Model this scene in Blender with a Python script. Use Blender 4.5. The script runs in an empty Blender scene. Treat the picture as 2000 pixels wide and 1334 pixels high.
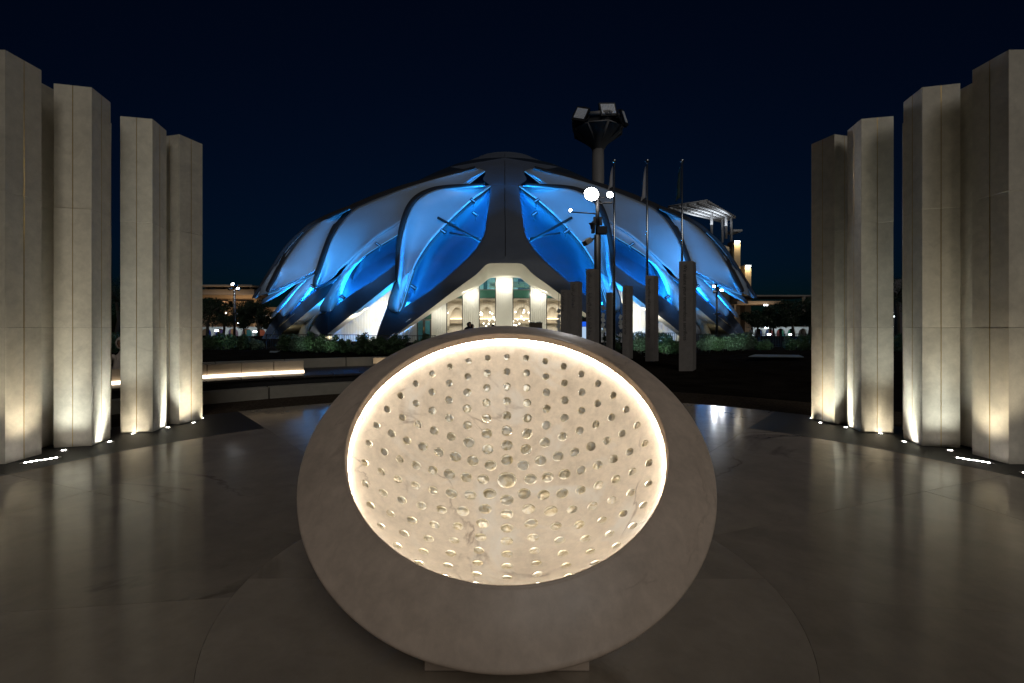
import bpy, bmesh, math, random, unicodedata
import numpy as np
from mathutils import Vector, Matrix, Quaternion
from mathutils.geometry import delaunay_2d_cdt
random.seed(7); RNG = np.random.default_rng(7)
S = bpy.context.scene
C = S.collection
R_ = math.radians

# ------------------------------------------------------------------ camera, sky, sun, exposure
F, EYE, CX, CY = 889.0, 1.5, 990.0, 640.0          # focal length in photograph pixels, eye height, principal point
cam = bpy.data.objects.new('camera', bpy.data.cameras.new('camera')); C.objects.link(cam)
cam.location = (0, 0, EYE); cam.rotation_euler = (R_(90), 0, 0)
cam.data.sensor_width = 36; cam.data.lens = F * 36 / 2000
cam.data.shift_x = 10 / 2000; cam.data.shift_y = -27 / 2000
cam.data.clip_start = .05; cam.data.clip_end = 6000
S.camera = cam

world = bpy.data.worlds.new('World'); S.world = world; world.use_nodes = True
wn = world.node_tree
sky = wn.nodes.new('ShaderNodeTexSky'); sky.sky_type = 'NISHITA'; sky.sun_disc = False
sky.sun_elevation = R_(-3.0); sky.sun_rotation = R_(0); sky.dust_density = .2; sky.ozone_density = 8.0
wn.nodes['Background'].inputs['Strength'].default_value = .10
tint = wn.nodes.new('ShaderNodeMix'); tint.data_type = 'RGBA'; tint.blend_type = 'MULTIPLY'; tint.inputs[0].default_value = 1
tint.inputs[7].default_value = (.5, 2.5, .85, 1)
wn.links.new(sky.outputs[0], tint.inputs[6]); wn.links.new(tint.outputs[2], wn.nodes['Background'].inputs['Color'])

sun = bpy.data.objects.new('moonlight', bpy.data.lights.new('moonlight', 'SUN')); C.objects.link(sun)  # added fill standing in for the site's ambient light, no moon
sun.data.energy = .46; sun.data.angle = R_(25); sun.data.color = (1, .96, .90)
sun.rotation_euler = (R_(52), 0, R_(18))

S.view_settings.view_transform = 'Standard'; S.view_settings.look = 'None'
S.view_settings.exposure = 0; S.view_settings.gamma = 1; S.view_settings.use_curve_mapping = False
S.render.engine = 'CYCLES'
cy = S.cycles
cy.use_denoising = True; cy.denoiser = 'OPENIMAGEDENOISE'; cy.use_light_tree = True
cy.max_bounces = 7; cy.diffuse_bounces = 3; cy.glossy_bounces = 4; cy.transparent_max_bounces = 12
cy.sample_clamp_indirect = 4; cy.caustics_reflective = False; cy.caustics_refractive = False

# ------------------------------------------------------------------ helpers
def at(px, py, d):
    return Vector(((px - CX) / F * d, d, EYE + (CY - py) / F * d))
def gnd(px, py, z=0):
    return at(px, py, F * (EYE - z) / (py - CY))

def tag(o, label, cat, group=None, kind=None):
    if label: o['label'] = label
    if cat: o['category'] = cat
    if group: o['group'] = group
    if kind: o['kind'] = kind
    return o
def thing(name, label, cat, loc=(0, 0, 0), rz=0, group=None):
    o = bpy.data.objects.new(name, None); C.objects.link(o)
    o.location = loc; o.rotation_euler = (0, 0, rz); o.empty_display_size = .2
    return tag(o, label, cat, group)
def link(name, me, parent=None, loc=None, rz=None):
    o = bpy.data.objects.new(name, me); C.objects.link(o)
    if parent: o.parent = parent
    if loc is not None: o.location = loc
    if rz is not None: o.rotation_euler = (0, 0, rz)
    return o
class MB:
    """collects shapes for ONE mesh"""
    def __init__(s): s.v = []; s.f = []; s.sm = []
    def add(s, v, f, smooth=False):
        n = len(s.v); s.v += [tuple(p) for p in v]
        s.f += [tuple(i + n for i in q) for q in f]; s.sm += [smooth] * len(f); return s
    def box(s, x0, x1, y0, y1, z0, z1, M=None):
        v = [(x, y, z) for z in (z0, z1) for y in (y0, y1) for x in (x0, x1)]
        if M: v = [M @ Vector(p) for p in v]
        return s.add(v, [(0, 2, 3, 1), (4, 5, 7, 6), (0, 1, 5, 4), (2, 6, 7, 3), (0, 4, 6, 2), (1, 3, 7, 5)])
    def tube(s, pts, r, n=10, cap=True):
        pts = [Vector(p) for p in pts]; k = len(pts)
        rr = r if hasattr(r, '__len__') else [r] * k
        v = []; f = []
        up = None
        for i, p in enumerate(pts):
            t = (pts[min(i + 1, k - 1)] - pts[max(i - 1, 0)]).normalized()
            if up is None: up = t.orthogonal().normalized()
            up = (up - t * up.dot(t)).normalized(); b = t.cross(up)
            for j in range(n):
                a = 2 * math.pi * j / n
                v.append(p + (up * math.cos(a) + b * math.sin(a)) * rr[i])
        for i in range(k - 1):
            for j in range(n):
                f.append((i * n + j, i * n + (j + 1) % n, (i + 1) * n + (j + 1) % n, (i + 1) * n + j))
        s.add(v, f, True)
        if cap:
            m = len(s.v) - k * n
            s.f += [tuple(m + j for j in range(n))[::-1], tuple(m + (k - 1) * n + j for j in range(n))]; s.sm += [False, False]
        return s
    def lathe(s, prof, n=32, c=(0, 0, 0), smooth=True, mod=None):
        v = []; f = []
        for (r, z) in prof:
            for j in range(n):
                a = 2 * math.pi * j / n; q = r * (mod(a, r, z) if mod else 1)
                v.append((c[0] + q * math.cos(a), c[1] + q * math.sin(a), c[2] + z))
        for i in range(len(prof) - 1):
            for j in range(n): f.append((i * n + j, i * n + (j + 1) % n, (i + 1) * n + (j + 1) % n, (i + 1) * n + j))
        return s.add(v, f, smooth)
    def arc(s, r0, r1, z0, z1, a0, a1, n=16, c=(0, 2.72)):
        """ring sector block; angles in degrees from +y, positive to the right"""
        v = []; f = []
        for i in range(n + 1):
            a = R_(a0 + (a1 - a0) * i / n); sx, cy_ = math.sin(a), math.cos(a)
            for (r, z) in ((r0, z0), (r1, z0), (r1, z1), (r0, z1)): v.append((c[0] + r * sx, c[1] + r * cy_, z))
        for i in range(n):
            for j in range(4): f.append((i * 4 + j, i * 4 + (j + 1) % 4, i * 4 + 4 + (j + 1) % 4, i * 4 + 4 + j))
        f += [(3, 2, 1, 0), tuple(n * 4 + j for j in range(4))]
        return s.add(v, f)
    def sphere(s, c, r, n=10, m=7, sc=(1, 1, 1)):
        v = []; f = []
        for i in range(m + 1):
            t = math.pi * i / m
            for j in range(n):
                a = 2 * math.pi * j / n
                v.append((c[0] + sc[0] * r * math.sin(t) * math.cos(a), c[1] + sc[1] * r * math.sin(t) * math.sin(a), c[2] + sc[2] * r * math.cos(t)))
        for i in range(m):
            for j in range(n): f.append((i * n + j, (i + 1) * n + j, (i + 1) * n + (j + 1) % n, i * n + (j + 1) % n))
        return s.add(v, f, True)
    def mesh(s, name, mat=None):
        me = bpy.data.meshes.new(name); me.from_pydata(s.v, [], s.f); me.validate()
        if len(me.polygons) == len(s.sm): me.polygons.foreach_set('use_smooth', s.sm)
        if mat: me.materials.append(mat)
        b = bmesh.new(); b.from_mesh(me); bmesh.ops.recalc_face_normals(b, faces=b.faces); b.to_mesh(me); b.free()
        return me
    def obj(s, name, mat, parent=None, loc=None, rz=None):
        return link(name, s.mesh(name, mat), parent, loc, rz)
def bevel(o, w, seg=2):
    m = o.modifiers.new('bevel', 'BEVEL'); m.width = w; m.segments = seg; m.limit_method = 'ANGLE'; return o
def solid(o, t, off=0):
    m = o.modifiers.new('solid', 'SOLIDIFY'); m.thickness = t; m.offset = off; return o

# ------------------------------------------------------------------ materials
def newmat(name):
    m = bpy.data.materials.new(name); m.use_nodes = True
    return m, m.node_tree, m.node_tree.nodes['Principled BSDF']
def ramp(nt, stops):
    r = nt.nodes.new('ShaderNodeValToRGB'); e = r.color_ramp.elements
    while len(e) < len(stops): e.new(.5)
    for k, (p, c) in zip(e, stops): k.position = p; k.color = (*c, 1) if len(c) == 3 else c
    return r
def noise(nt, scale, detail=6, rough=.6, dist=0, vec=None):
    n = nt.nodes.new('ShaderNodeTexNoise')
    n.inputs['Scale'].default_value = scale; n.inputs['Detail'].default_value = detail
    n.inputs['Roughness'].default_value = rough; n.inputs['Distortion'].default_value = dist
    if vec: nt.links.new(vec, n.inputs['Vector'])
    return n
def objco(nt, rnd=0, world=False):
    t = nt.nodes.new('ShaderNodeTexCoord')
    if world:
        return nt.nodes.new('ShaderNodeNewGeometry').outputs['Position']
    if not rnd: return t.outputs['Object']
    oi = nt.nodes.new('ShaderNodeObjectInfo'); mu = nt.nodes.new('ShaderNodeMath'); mu.operation = 'MULTIPLY'
    mu.inputs[1].default_value = rnd; nt.links.new(oi.outputs['Random'], mu.inputs[0])
    ad = nt.nodes.new('ShaderNodeVectorMath'); ad.operation = 'ADD'
    nt.links.new(t.outputs['Object'], ad.inputs[0]); nt.links.new(mu.outputs[0], ad.inputs[1])
    return ad.outputs[0]
def mixc(nt, fac, a, b, mode='MIX'):
    m = nt.nodes.new('ShaderNodeMix'); m.data_type = 'RGBA'; m.blend_type = mode
    for sock, val in ((m.inputs[0], fac), (m.inputs[6], a), (m.inputs[7], b)):
        if hasattr(val, 'links') or hasattr(val, 'is_output'): nt.links.new(val, sock)
        else: sock.default_value = (*val, 1) if isinstance(val, tuple) and len(val) == 3 else val
    return m.outputs[2]
def bump(nt, b, h, strength=.2, dist=.01):
    n = nt.nodes.new('ShaderNodeBump'); n.inputs['Strength'].default_value = strength; n.inputs['Distance'].default_value = dist
    nt.links.new(h, n.inputs['Height']); nt.links.new(n.outputs[0], b.inputs['Normal'])
def plain(name, c, rough=.5, metal=0, var=.15, scale=3, bumps=0, rnd=1.7, spec=None):
    """base colour with soft mottling"""
    m, nt, b = newmat(name); co = objco(nt, rnd * 10)
    n = noise(nt, scale, 6, .6, .3, co)
    r = ramp(nt, [(.3, tuple(x * (1 - var) for x in c)), (.7, tuple(min(1, x * (1 + var)) for x in c))])
    nt.links.new(n.outputs[0], r.inputs[0]); nt.links.new(r.outputs[0], b.inputs['Base Color'])
    b.inputs['Roughness'].default_value = rough; b.inputs['Metallic'].default_value = metal
    if spec is not None: b.inputs['Specular IOR Level'].default_value = spec
    if bumps: bump(nt, b, noise(nt, scale * 14, 3, .6, 0, co).outputs[0], bumps, .01)
    return m
def marble(name, c, vein, rough, scale=1., rnd=50., vstr=.7, coat=0, bumps=.06, blotch=None, world=False, tint=.08, vs=1.05, vw=.012):
    m, nt, b = newmat(name); co = objco(nt, rnd, world)
    n1 = noise(nt, 1.7 * scale, 8, .62, .6, co)
    r1 = ramp(nt, [(.28, tuple(x * .80 for x in c)), (.5, c), (.75, tuple(min(1, x * 1.14) for x in c))])
    nt.links.new(n1.outputs[0], r1.inputs[0]); col = r1.outputs[0]
    nf = noise(nt, 11 * scale, 6, .7, .2, co); rf = ramp(nt, [(.32, (.86, .86, .86)), (.68, (1.08, 1.08, 1.08))]); nt.links.new(nf.outputs[0], rf.inputs[0])
    col = mixc(nt, 1.0, col, rf.outputs[0], 'MULTIPLY')
    if blotch:
        nb = noise(nt, .9 * scale, 5, .55, 1.2, co); rb = ramp(nt, [(.52, (0, 0, 0)), (.68, (1, 1, 1))])
        nt.links.new(nb.outputs[0], rb.inputs[0]); col = mixc(nt, rb.outputs[0], col, blotch)
    # thin veins: |noise - .5| near zero, broken up by another noise
    nv = noise(nt, vs * scale, 7, .52, .7, co)
    sb = nt.nodes.new('ShaderNodeMath'); sb.operation = 'SUBTRACT'; sb.inputs[1].default_value = .5
    ab = nt.nodes.new('ShaderNodeMath'); ab.operation = 'ABSOLUTE'
    nt.links.new(nv.outputs[0], sb.inputs[0]); nt.links.new(sb.outputs[0], ab.inputs[0])
    rv = ramp(nt, [(0, (1, 1, 1)), (vw, (0, 0, 0))]); nt.links.new(ab.outputs[0], rv.inputs[0])
    nm = noise(nt, 2.1 * scale, 4, .5, 0, co); rm = ramp(nt, [(.48, (0, 0, 0)), (.66, (vstr,) * 3)])
    nt.links.new(nm.outputs[0], rm.inputs[0])
    mu = mixc(nt, 1.0, rv.outputs[0], rm.outputs[0], 'MULTIPLY')
    col = mixc(nt, mu, col, vein)
    if tint:
        oi = nt.nodes.new('ShaderNodeObjectInfo'); rt = ramp(nt, [(0, (1 - tint,) * 3), (1, (1, 1, 1))])
        nt.links.new(oi.outputs['Random'], rt.inputs[0]); col = mixc(nt, 1.0, col, rt.outputs[0], 'MULTIPLY')
    nt.links.new(col, b.inputs['Base Color'])
    nr = noise(nt, 6 * scale, 5, .6, 0, co)
    mr = nt.nodes.new('ShaderNodeMapRange'); mr.inputs[3].default_value = rough * .75; mr.inputs[4].default_value = rough * 1.3
    nt.links.new(nr.outputs[0], mr.inputs[0]); nt.links.new(mr.outputs[0], b.inputs['Roughness'])
    if coat: b.inputs['Coat Weight'].default_value = coat; b.inputs['Coat Roughness'].default_value = .12
    if bumps: bump(nt, b, noise(nt, 40 * scale, 4, .6, 0, co).outputs[0], bumps, .004)
    return m
def emit(name, c, s):
    m, nt, b = newmat(name); nt.nodes.remove(b)
    e = nt.nodes.new('ShaderNodeEmission'); e.inputs[0].default_value = (*c, 1); e.inputs[1].default_value = s
    nt.links.new(e.outputs[0], nt.nodes['Material Output'].inputs[0]); return m
def glassy(name, tint, gloss=.08, rough=.03):
    m, nt, b = newmat(name); nt.nodes.remove(b)
    t = nt.nodes.new('ShaderNodeBsdfTransparent'); t.inputs[0].default_value = (*tint, 1)
    g = nt.nodes.new('ShaderNodeBsdfGlossy'); g.inputs['Roughness'].default_value = rough
    x = nt.nodes.new('ShaderNodeMixShader'); x.inputs[0].default_value = gloss
    nt.links.new(t.outputs[0], x.inputs[1]); nt.links.new(g.outputs[0], x.inputs[2])
    nt.links.new(x.outputs[0], nt.nodes['Material Output'].inputs[0]); return m

M = {}
M['floor'] = marble('polished_marble_floor', (.35, .29, .22), (.11, .08, .05), .12, .35, 90, .7, bumps=.05, tint=.26)
M['floor_pale'] = marble('pale_marble_disc', (.36, .30, .23), (.14, .10, .065), .16, .35, 90, .6, bumps=.05, tint=.05)
M['granite'] = plain('black_granite', (.018, .018, .019), .5, var=.3, scale=30, spec=.25)
M['column'] = marble('honed_limestone', (.60, .55, .45), (.44, .39, .31), .55, .8, 40, .45, bumps=.10, tint=.06)
M['gold'] = plain('brass_inlay', (.50, .33, .10), .35, .9, var=.1)
M['bowl'] = marble('carved_marble', (.64, .51, .405), (.24, .17, .12), .42, 1.1, 0, .7, bumps=.10, tint=0, vs=.6, vw=.006)  # browner than the dish: warm light from around the plaza put into the colour
M['grout'] = plain('dark_grout', (.05, .04, .03), .9, var=.2)
M['soil'] = plain('dark_soil', (.012, .010, .008), .95, var=.45, scale=1.5, bumps=.6, spec=0)
M['gravel'] = plain('brown_gravel', (.06, .046, .034), .95, var=.5, scale=24, bumps=.9, spec=0)
M['kerb'] = plain('precast_concrete', (.26, .24, .20), .75, var=.12, scale=4, bumps=.15)
M['bench'] = plain('beige_precast', (.52, .43, .32), .7, var=.08, scale=4, bumps=.1)
M['timber'] = plain('dark_timber', (.035, .03, .027), .5, var=.4, scale=9)
M['shell'] = plain('dark_composite_shell', (.085, .10, .135), .55, var=.07, scale=.6)  # blue of the ambient sky light put into the shell colour
M['rib'] = plain('wing_edge_composite', (.035, .035, .04), .75, var=.08, scale=.8, spec=.12)
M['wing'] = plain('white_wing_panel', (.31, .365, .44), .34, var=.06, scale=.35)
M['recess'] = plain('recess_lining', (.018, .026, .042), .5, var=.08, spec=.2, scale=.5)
M['cream'] = plain('cream_soffit', (.68, .64, .53), .6, var=.04, scale=.6)
M['wallpanel'] = plain('ribbed_wall_panel', (.74, .72, .63), .55, var=.04, scale=.8)
M['steel'] = plain('dark_steel', (.018, .018, .02), .5, 0, var=.15, spec=.25)
M['chrome'] = plain('brushed_steel', (.55, .57, .6), .22, .95, var=.05)
M['led_blue'] = emit('blue_led', (.010, .30, 1.0), 420)
M['led_blue_soft'] = emit('blue_led_soft', (.10, .45, 1.0), .9)
M['led_warm'] = emit('warm_led', (1, .82, .60), 3.6)
M['led_bowl'] = emit('bowl_led', (1, .89, .74), 82)
M['lamp_white'] = emit('lamp_white', (1, .95, .9), 40)
M['lamp_cool'] = emit('lamp_cool', (.85, .93, 1), 14)

# ------------------------------------------------------------------ ground
CTR = (0, 2.72)
def gz(x, y):
    r = math.hypot(x - CTR[0], y - CTR[1])
    z = -.03
    if r > 11.5:
        k = min(1, (r - 11.5) / 4) * max(0, min(1, (34 - r) / 8))
        z += k * (.10 + .17 * math.sin(x * .33 + 1.3) + .12 * math.sin(y * .41 + x * .15) + .06 * math.sin(x * 1.1))
    if r > 95: z -= 1.35 * min(1, (r - 95) / 22)
    return z
g = MB(); rad = [0, 4, 7, 8, 9, 10, 11.4, 12, 13, 14, 15, 16.5, 18, 20, 22, 24, 26, 28, 30, 33, 36, 42, 60, 80, 95, 100, 106, 112, 118, 160, 300, 900, 3000]
NS = 128; vs = []; fs = []
for r in rad:
    for j in range(NS):
        a = 2 * math.pi * j / NS; x = CTR[0] + r * math.sin(a); y = CTR[1] + r * math.cos(a); vs.append((x, y, gz(x, y)))
for i in range(len(rad) - 1):
    for j in range(NS): fs.append((i * NS + j, i * NS + (j + 1) % NS, (i + 1) * NS + (j + 1) % NS, (i + 1) * NS + j))
g.add(vs, fs, True); o = g.obj('ground', M['soil']); tag(o, None, None, kind='structure')
o = MB().arc(7.27, 8.9, -.2, -.012, -180, 180, 96).obj('gravel_path', M['gravel']); tag(o, None, None, kind='structure')

# ------------------------------------------------------------------ plaza of marble slabs
pl = MB().arc(0.0, 7.26, -.2, -.014, -180, 180, 96).obj('plaza', M['grout']); tag(pl, None, None, kind='structure')
SEG = 360 / 13; A0 = SEG / 2
def slab(name, r0, r1, a0, a1, mat, top=0, n=10):
    g0, g1 = (.0006 if abs(r0 - 1.545) < .01 else .0018), (.0006 if abs(r1 - 1.545) < .01 else .0018); gp0 = math.degrees(.0018 / max(r1, .1)); th = top + random.uniform(-.0006, .0006)
    o = MB().arc(r0 + g0, r1 - g1, -.013, th, a0 + gp0, a1 - gp0, n).obj(name, mat, pl); return o
for k in range(2): slab('marble_slab', 0.001, 1.545, 90 + 180 * k, 270 + 180 * k, M['floor_pale'], 0, 40)
for k in range(13):
    a = A0 + SEG * k
    slab('marble_slab', 1.545, 4.1, a, a + SEG, M['floor'])
    slab('marble_slab', 4.1, 5.45, a, a + SEG, M['floor'])
    mid = (a + SEG / 2) % 360
    if mid > 180: mid -= 360
    dark = 41 < abs(mid) < 155
    slab('granite_slab' if dark else 'marble_slab', 5.45, 7.25, a, a + SEG, M['granite'] if dark else M['floor'])

# ------------------------------------------------------------------ stone columns with brass inlays and their uplights
blk = MB().box(-.2, .2, -.2, .2, .0006, 1.4994).mesh('stone_block', M['column'])
inl = MB().box(-.0035, .0035, -.2018, -.199, .004, 4.496).mesh('brass_inlay', M['gold'])
def column(x, y, rot, label, dh=0):
    t = thing('stone_column', label, 'column', (x, y, .001), R_(rot), 'square stone columns around the plaza')
    for k in range(3):
        b = link('stone_block', blk, t, (random.uniform(-.0015, .0015), random.uniform(-.0015, .0015), 1.5 * k)); bevel(b, .003, 2)
        b.scale = (1, 1, 1 + (dh / 1.5 if k == 2 else 0))
    for q in range(4):
        i = link('brass_inlay', inl, t); i.rotation_euler = (0, 0, q * math.pi / 2); i.scale = (1, 1, (4.5 + dh) / 4.5)
    return t
CO = [(-5.22, 7.30, -15, 'innermost'), (-5.33, 6.69, 13, 'second'), (-5.51, 5.92, 14, 'third'), (-5.71, 5.19, 1, 'outermost')]
for sx, side in ((-1, 'left'), (1, 'right')):
    for (x, y, rt, w) in CO:
        column(-sx * x if sx > 0 else x, y, rt if sx < 0 else -rt, {
            'innermost': f'{side} row stone column standing nearest to the blue pavilion',
            'second': f'{side} row stone column standing second from the pavilion end',
            'third': f'{side} row broad lit stone column standing third from the pavilion end',
            'outermost': f'{side} row tallest looking stone column cut by the photo edge'}[w], .05 if w in ('third', 'outermost') else 0)
    column(sx * 6.02, 6.50, 4 * sx, f'{side} rear stone column showing as thin sliver behind the third column')
    column(sx * 6.0, 5.64, 0, f'{side} rear stone column half hidden behind the edge column', .05)
def spot(name, loc, target, energy, size, col, blend=.8, radius=.03, parent=None):
    l = bpy.data.lights.new(name, 'SPOT'); l.energy = energy; l.spot_size = R_(size); l.spot_blend = blend
    l.color = col; l.shadow_soft_size = radius
    o = bpy.data.objects.new(name, l); C.objects.link(o); o.location = loc
    o.rotation_euler = (Vector(target) - Vector(loc)).to_track_quat('-Z', 'Y').to_euler()
    if parent: o.parent = parent
    return o
def area(name, loc, target, energy, sx, sy, col, spread=180, parent=None):
    l = bpy.data.lights.new(name, 'AREA'); l.energy = energy; l.shape = 'RECTANGLE'; l.size = sx; l.size_y = sy; l.color = col; l.spread = R_(spread)
    o = bpy.data.objects.new(name, l); C.objects.link(o); o.location = loc
    o.rotation_euler = (Vector(target) - Vector(loc)).to_track_quat('-Z', 'Y').to_euler()
    if parent: o.parent = parent
    return o
def point(name, loc, energy, col, radius=.05, parent=None):
    l = bpy.data.lights.new(name, 'POINT'); l.energy = energy; l.color = col; l.shadow_soft_size = radius
    o = bpy.data.objects.new(name, l); C.objects.link(o); o.location = loc
    if parent: o.parent = parent
    return o
WARM = (1, .90, .70); NEUT = (.95, 1, .93)
def uplight(x, y, tx, ty, e, label, col=WARM, size=84):
    t = thing('recessed_uplight', label, 'light', (x, y, .001), 0, 'round uplights sunk in the black granite')
    MB().lathe([(.024, .001), (.024, .006), (.042, .006), (.044, .0)], 20).obj('trim_ring', M['chrome'], t)
    MB().lathe([(.0, .003), (.026, .003)], 20).obj('lens', M['lamp_white'], t)
    spot('uplight_beam', (0, 0, .02), ((tx - x) * .5, (ty - y) * .5, 3.4), e * .12, size, col, 1.0, .03, t)
    area('uplight_throw', (0, 0, .02), ((tx - x) * 1.0, (ty - y) * 1.0, 3.0), e * .17, .34, .12, col, 66, t)
    spot('uplight_narrow', (0, 0, .02), ((tx - x) * .9, (ty - y) * .9, 3.6), e * 2.9, 28, col, 1.0, .03, t)
UL = [((395, 817), 0, 15, WARM), ((378, 826), 0, 16, WARM), ((328, 835), 0.3, 30, NEUT), ((260, 847), 1, 6, WARM), ((214, 863), 1.6, 28, NEUT), ((124, 880), 2, 13, NEUT)]
ORD = ['nearest the pavilion', 'second from the pavilion', 'third from the pavilion', 'fourth from the pavilion', 'fifth from the pavilion', 'sixth from the pavilion']
for sx, side in ((-1, 'left'), (1, 'right')):
    for i, ((px, py), ci, e, col) in enumerate(UL):
        p = gnd(px, py); x = abs(p.x)
        k = int(ci); c = CO[k]; w = ci - k
        tx, ty = abs(c[0]), c[1]
        if w: tx = tx * (1 - w) + abs(CO[k + 1][0]) * w; ty = ty * (1 - w) + CO[k + 1][1] * w
        uplight(sx * x, p.y, sx * tx, ty, e, f'small round uplight on the {side} granite, {ORD[i]}', col)
    # linear recessed lights
    for n, (p0, p1, lab) in enumerate((((38, 906), (120, 893), 'in front of the edge column'), ((-90, 936), (-10, 922), 'at the photo edge'))):
        a, b = gnd(*p0), gnd(*p1); mid = (a + b) / 2; ang = math.atan2(b.y - a.y, (b.x - a.x) * -sx)
        if sx > 0: a.x, b.x, mid.x = -a.x, -b.x, -mid.x
        L = (b - a).length / 2
        t = thing('linear_uplight', f'long narrow recessed light {lab} of the {side} row', 'light', (mid.x, mid.y, .001), math.atan2(b.y - a.y, b.x - a.x), 'linear recessed uplights')
        MB().box(-L, L, -.028, .028, 0, .004).obj('trim_plate', M['chrome'], t)
        for q in range(7):
            MB().lathe([(0, .006), (.014, .006), (.014, .003)], 12, ((q - 3) * L * .24, 0, 0)).obj('led_lens', M['lamp_white'], t)
        s = spot('linear_beam', (mid.x, mid.y, .05), (sx * (5.75 + .1 * n), 5.25 - .7 * n, 4.4), 52, 90, WARM, 1.0, .1)
        s.parent = t; s.matrix_parent_inverse = (Matrix.Translation(t.location) @ t.rotation_euler.to_matrix().to_4x4()).inverted()

# ------------------------------------------------------------------ carved marble bowl
YC, ZC, RA, TI = 2.6, .947, .90, R_(35)
NV = Vector((0, -math.sin(TI), math.cos(TI))); MV = Vector((0, math.cos(TI), math.sin(TI))); XV = Vector((1, 0, 0)); C0 = Vector((0, YC, ZC))
bowl = thing('marble_bowl', 'large tilted pale marble bowl with glowing dimpled inside on plinth', 'bowl', (0, 0, 0))
def rimpt(r, h, a): return C0 + XV * (r * math.cos(a)) + MV * (r * math.sin(a)) + NV * h
NU = 160
def ringloft(prof, name, mat, parent, smooth=False):
    b = MB(); vs = []; fs = []; k = len(prof)
    for i in range(NU):
        a = 2 * math.pi * i / NU; vs += [rimpt(r, h, a) for r, h in prof]
    for i in range(NU):
        for j in range(k - 1): fs.append((i * k + j, i * k + j + 1, ((i + 1) % NU) * k + j + 1, ((i + 1) % NU) * k + j))
    return b.add(vs, fs, smooth).obj(name, mat, parent)
face = [(RA - .012, .0035), (RA - .008, .0035), (RA - .003, .002), (RA, -.0005), (RA + .006, -.0035)]
face += [(RA + .006 + (1.140 - RA - .006) * k / 8, -.0035 - .1045 * k / 8 + .010 * math.sin(math.pi * k / 8)) for k in range(1, 9)]
face += [(1.147, -.1115), (1.152, -.117), (1.154, -.124), (1.152, -.135), (1.130, -.20), (1.08, -.285), (1.02, -.37), (.90, -.455), (.74, -.53), (.5, -.60), (.25, -.64), (.01, -.65)]
ringloft(face, 'outer_body', M['bowl'], bowl, True)
lip = ringloft([(RA - .012, .0034), (RA - .015, .0), (RA - .016, -.004), (RA - .016, -.046), (RA - .014, -.048), (RA + .024, -.048), (RA + .024, -.066)], 'lip', M['bowl'], bowl)
ringloft([(RA - .009, -.0525), (RA + .018, -.0525)], 'light_strip', M['led_bowl'], bowl)
M['dish'] = marble('veined_marble_dish', (.76, .67, .56), (.22, .16, .12), .38, 2.1, 0, .85, bumps=.04, blotch=(.78, .75, .70), tint=0, vs=.36, vw=.007)  # paler veined marble, emits nothing itself
RS = 1.135; HC = RS - .507; SC = C0 + NV * HC; TMAX = math.asin(.922 / RS)
def sph(th, ph): return SC + (NV * -math.cos(th) + (XV * math.cos(ph) + MV * math.sin(ph)) * math.sin(th)) * RS
holes = [(0, 0, .062)]
for n in range(1, 10):
    th = R_(7.6 + 5.48 * (n - 1)); k = 4 * (n + 1)
    rr = {1: .040, 2: .040, 3: .039, 4: .033, 5: .031, 6: .029, 7: .027, 8: .025, 9: .022}[n]
    for j in range(k): holes.append((th, math.pi / 2 + 2 * math.pi * j / k, rr * random.uniform(.95, 1.05)))
pts = []; edges = []; hc2 = []
def to2(v):
    d = (v - SC) / RS; th = math.acos(max(-1, min(1, -d.dot(NV)))); x, y = d.dot(XV), d.dot(MV); q = math.hypot(x, y) or 1
    return Vector((th * x / q, th * y / q))
def from2(p): 
    return sph(p.length, math.atan2(p.y, p.x))
cup_frames = []
for (th, ph, rr) in holes:
    c = (sph(th, ph) - SC).normalized(); e1 = c.orthogonal().normalized(); e2 = c.cross(e1); al = math.asin(rr / RS); k = 20; n0 = len(pts)
    for j in range(k):
        a = 2 * math.pi * j / k
        pts.append(to2(SC + (c * math.cos(al) + (e1 * math.cos(a) + e2 * math.sin(a)) * math.sin(al)) * RS))
    edges += [(n0 + j, n0 + (j + 1) % k) for j in range(k)]
    hc2.append((to2(SC + c * RS), rr / RS)); cup_frames.append((c, e1, e2, al, rr))
n0 = len(pts); NB = 180
for j in range(NB): a = 2 * math.pi * j / NB; pts.append(Vector((TMAX * math.cos(a), TMAX * math.sin(a))))
edges += [(n0 + j, n0 + (j + 1) % NB) for j in range(NB)]
hx = np.array([[h[0].x, h[0].y, h[1]] for h in hc2]); sp = .024
for iy in range(-60, 61):
    for ix in range(-60, 61):
        p = Vector(((ix + .5 * (iy % 2)) * sp, iy * sp * .866))
        if p.length > TMAX - .012: continue
        if ((hx[:, 0] - p.x) ** 2 + (hx[:, 1] - p.y) ** 2 < (hx[:, 2] * 1.12 + .005) ** 2).any(): continue
        pts.append(p)
ov, oe, of, *_ = delaunay_2d_cdt(pts, edges, [], 0, 1e-7)
keep = []
for q in of:
    c = (ov[q[0]] + ov[q[1]] + ov[q[2]]) / 3
    if c.length > TMAX: continue
    if ((hx[:, 0] - c.x) ** 2 + (hx[:, 1] - c.y) ** 2 < (hx[:, 2] * .985) ** 2).any(): continue
    keep.append(tuple(q))
dish = MB().add([from2(p) for p in ov], keep, True).obj('dimpled_dish', M['dish'], bowl)
def pearl():
    m, nt, b = newmat('mother_of_pearl'); co = objco(nt, 60)
    n = noise(nt, .8, 3, .5, 1.2, co)
    r = ramp(nt, [(.3, (.62, .52, .32)), (.5, (.93, .87, .72)), (.7, (1, .98, .92))])
    nt.links.new(n.outputs[0], r.inputs[0]); nt.links.new(r.outputs[0], b.inputs['Base Color'])
    b.inputs['Metallic'].default_value = .5; b.inputs['Roughness'].default_value = .3
    bump(nt, b, noise(nt, .6, 0, .5, .5, co).outputs[0], .12, .3); return m
M['pearl'] = pearl()
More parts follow.
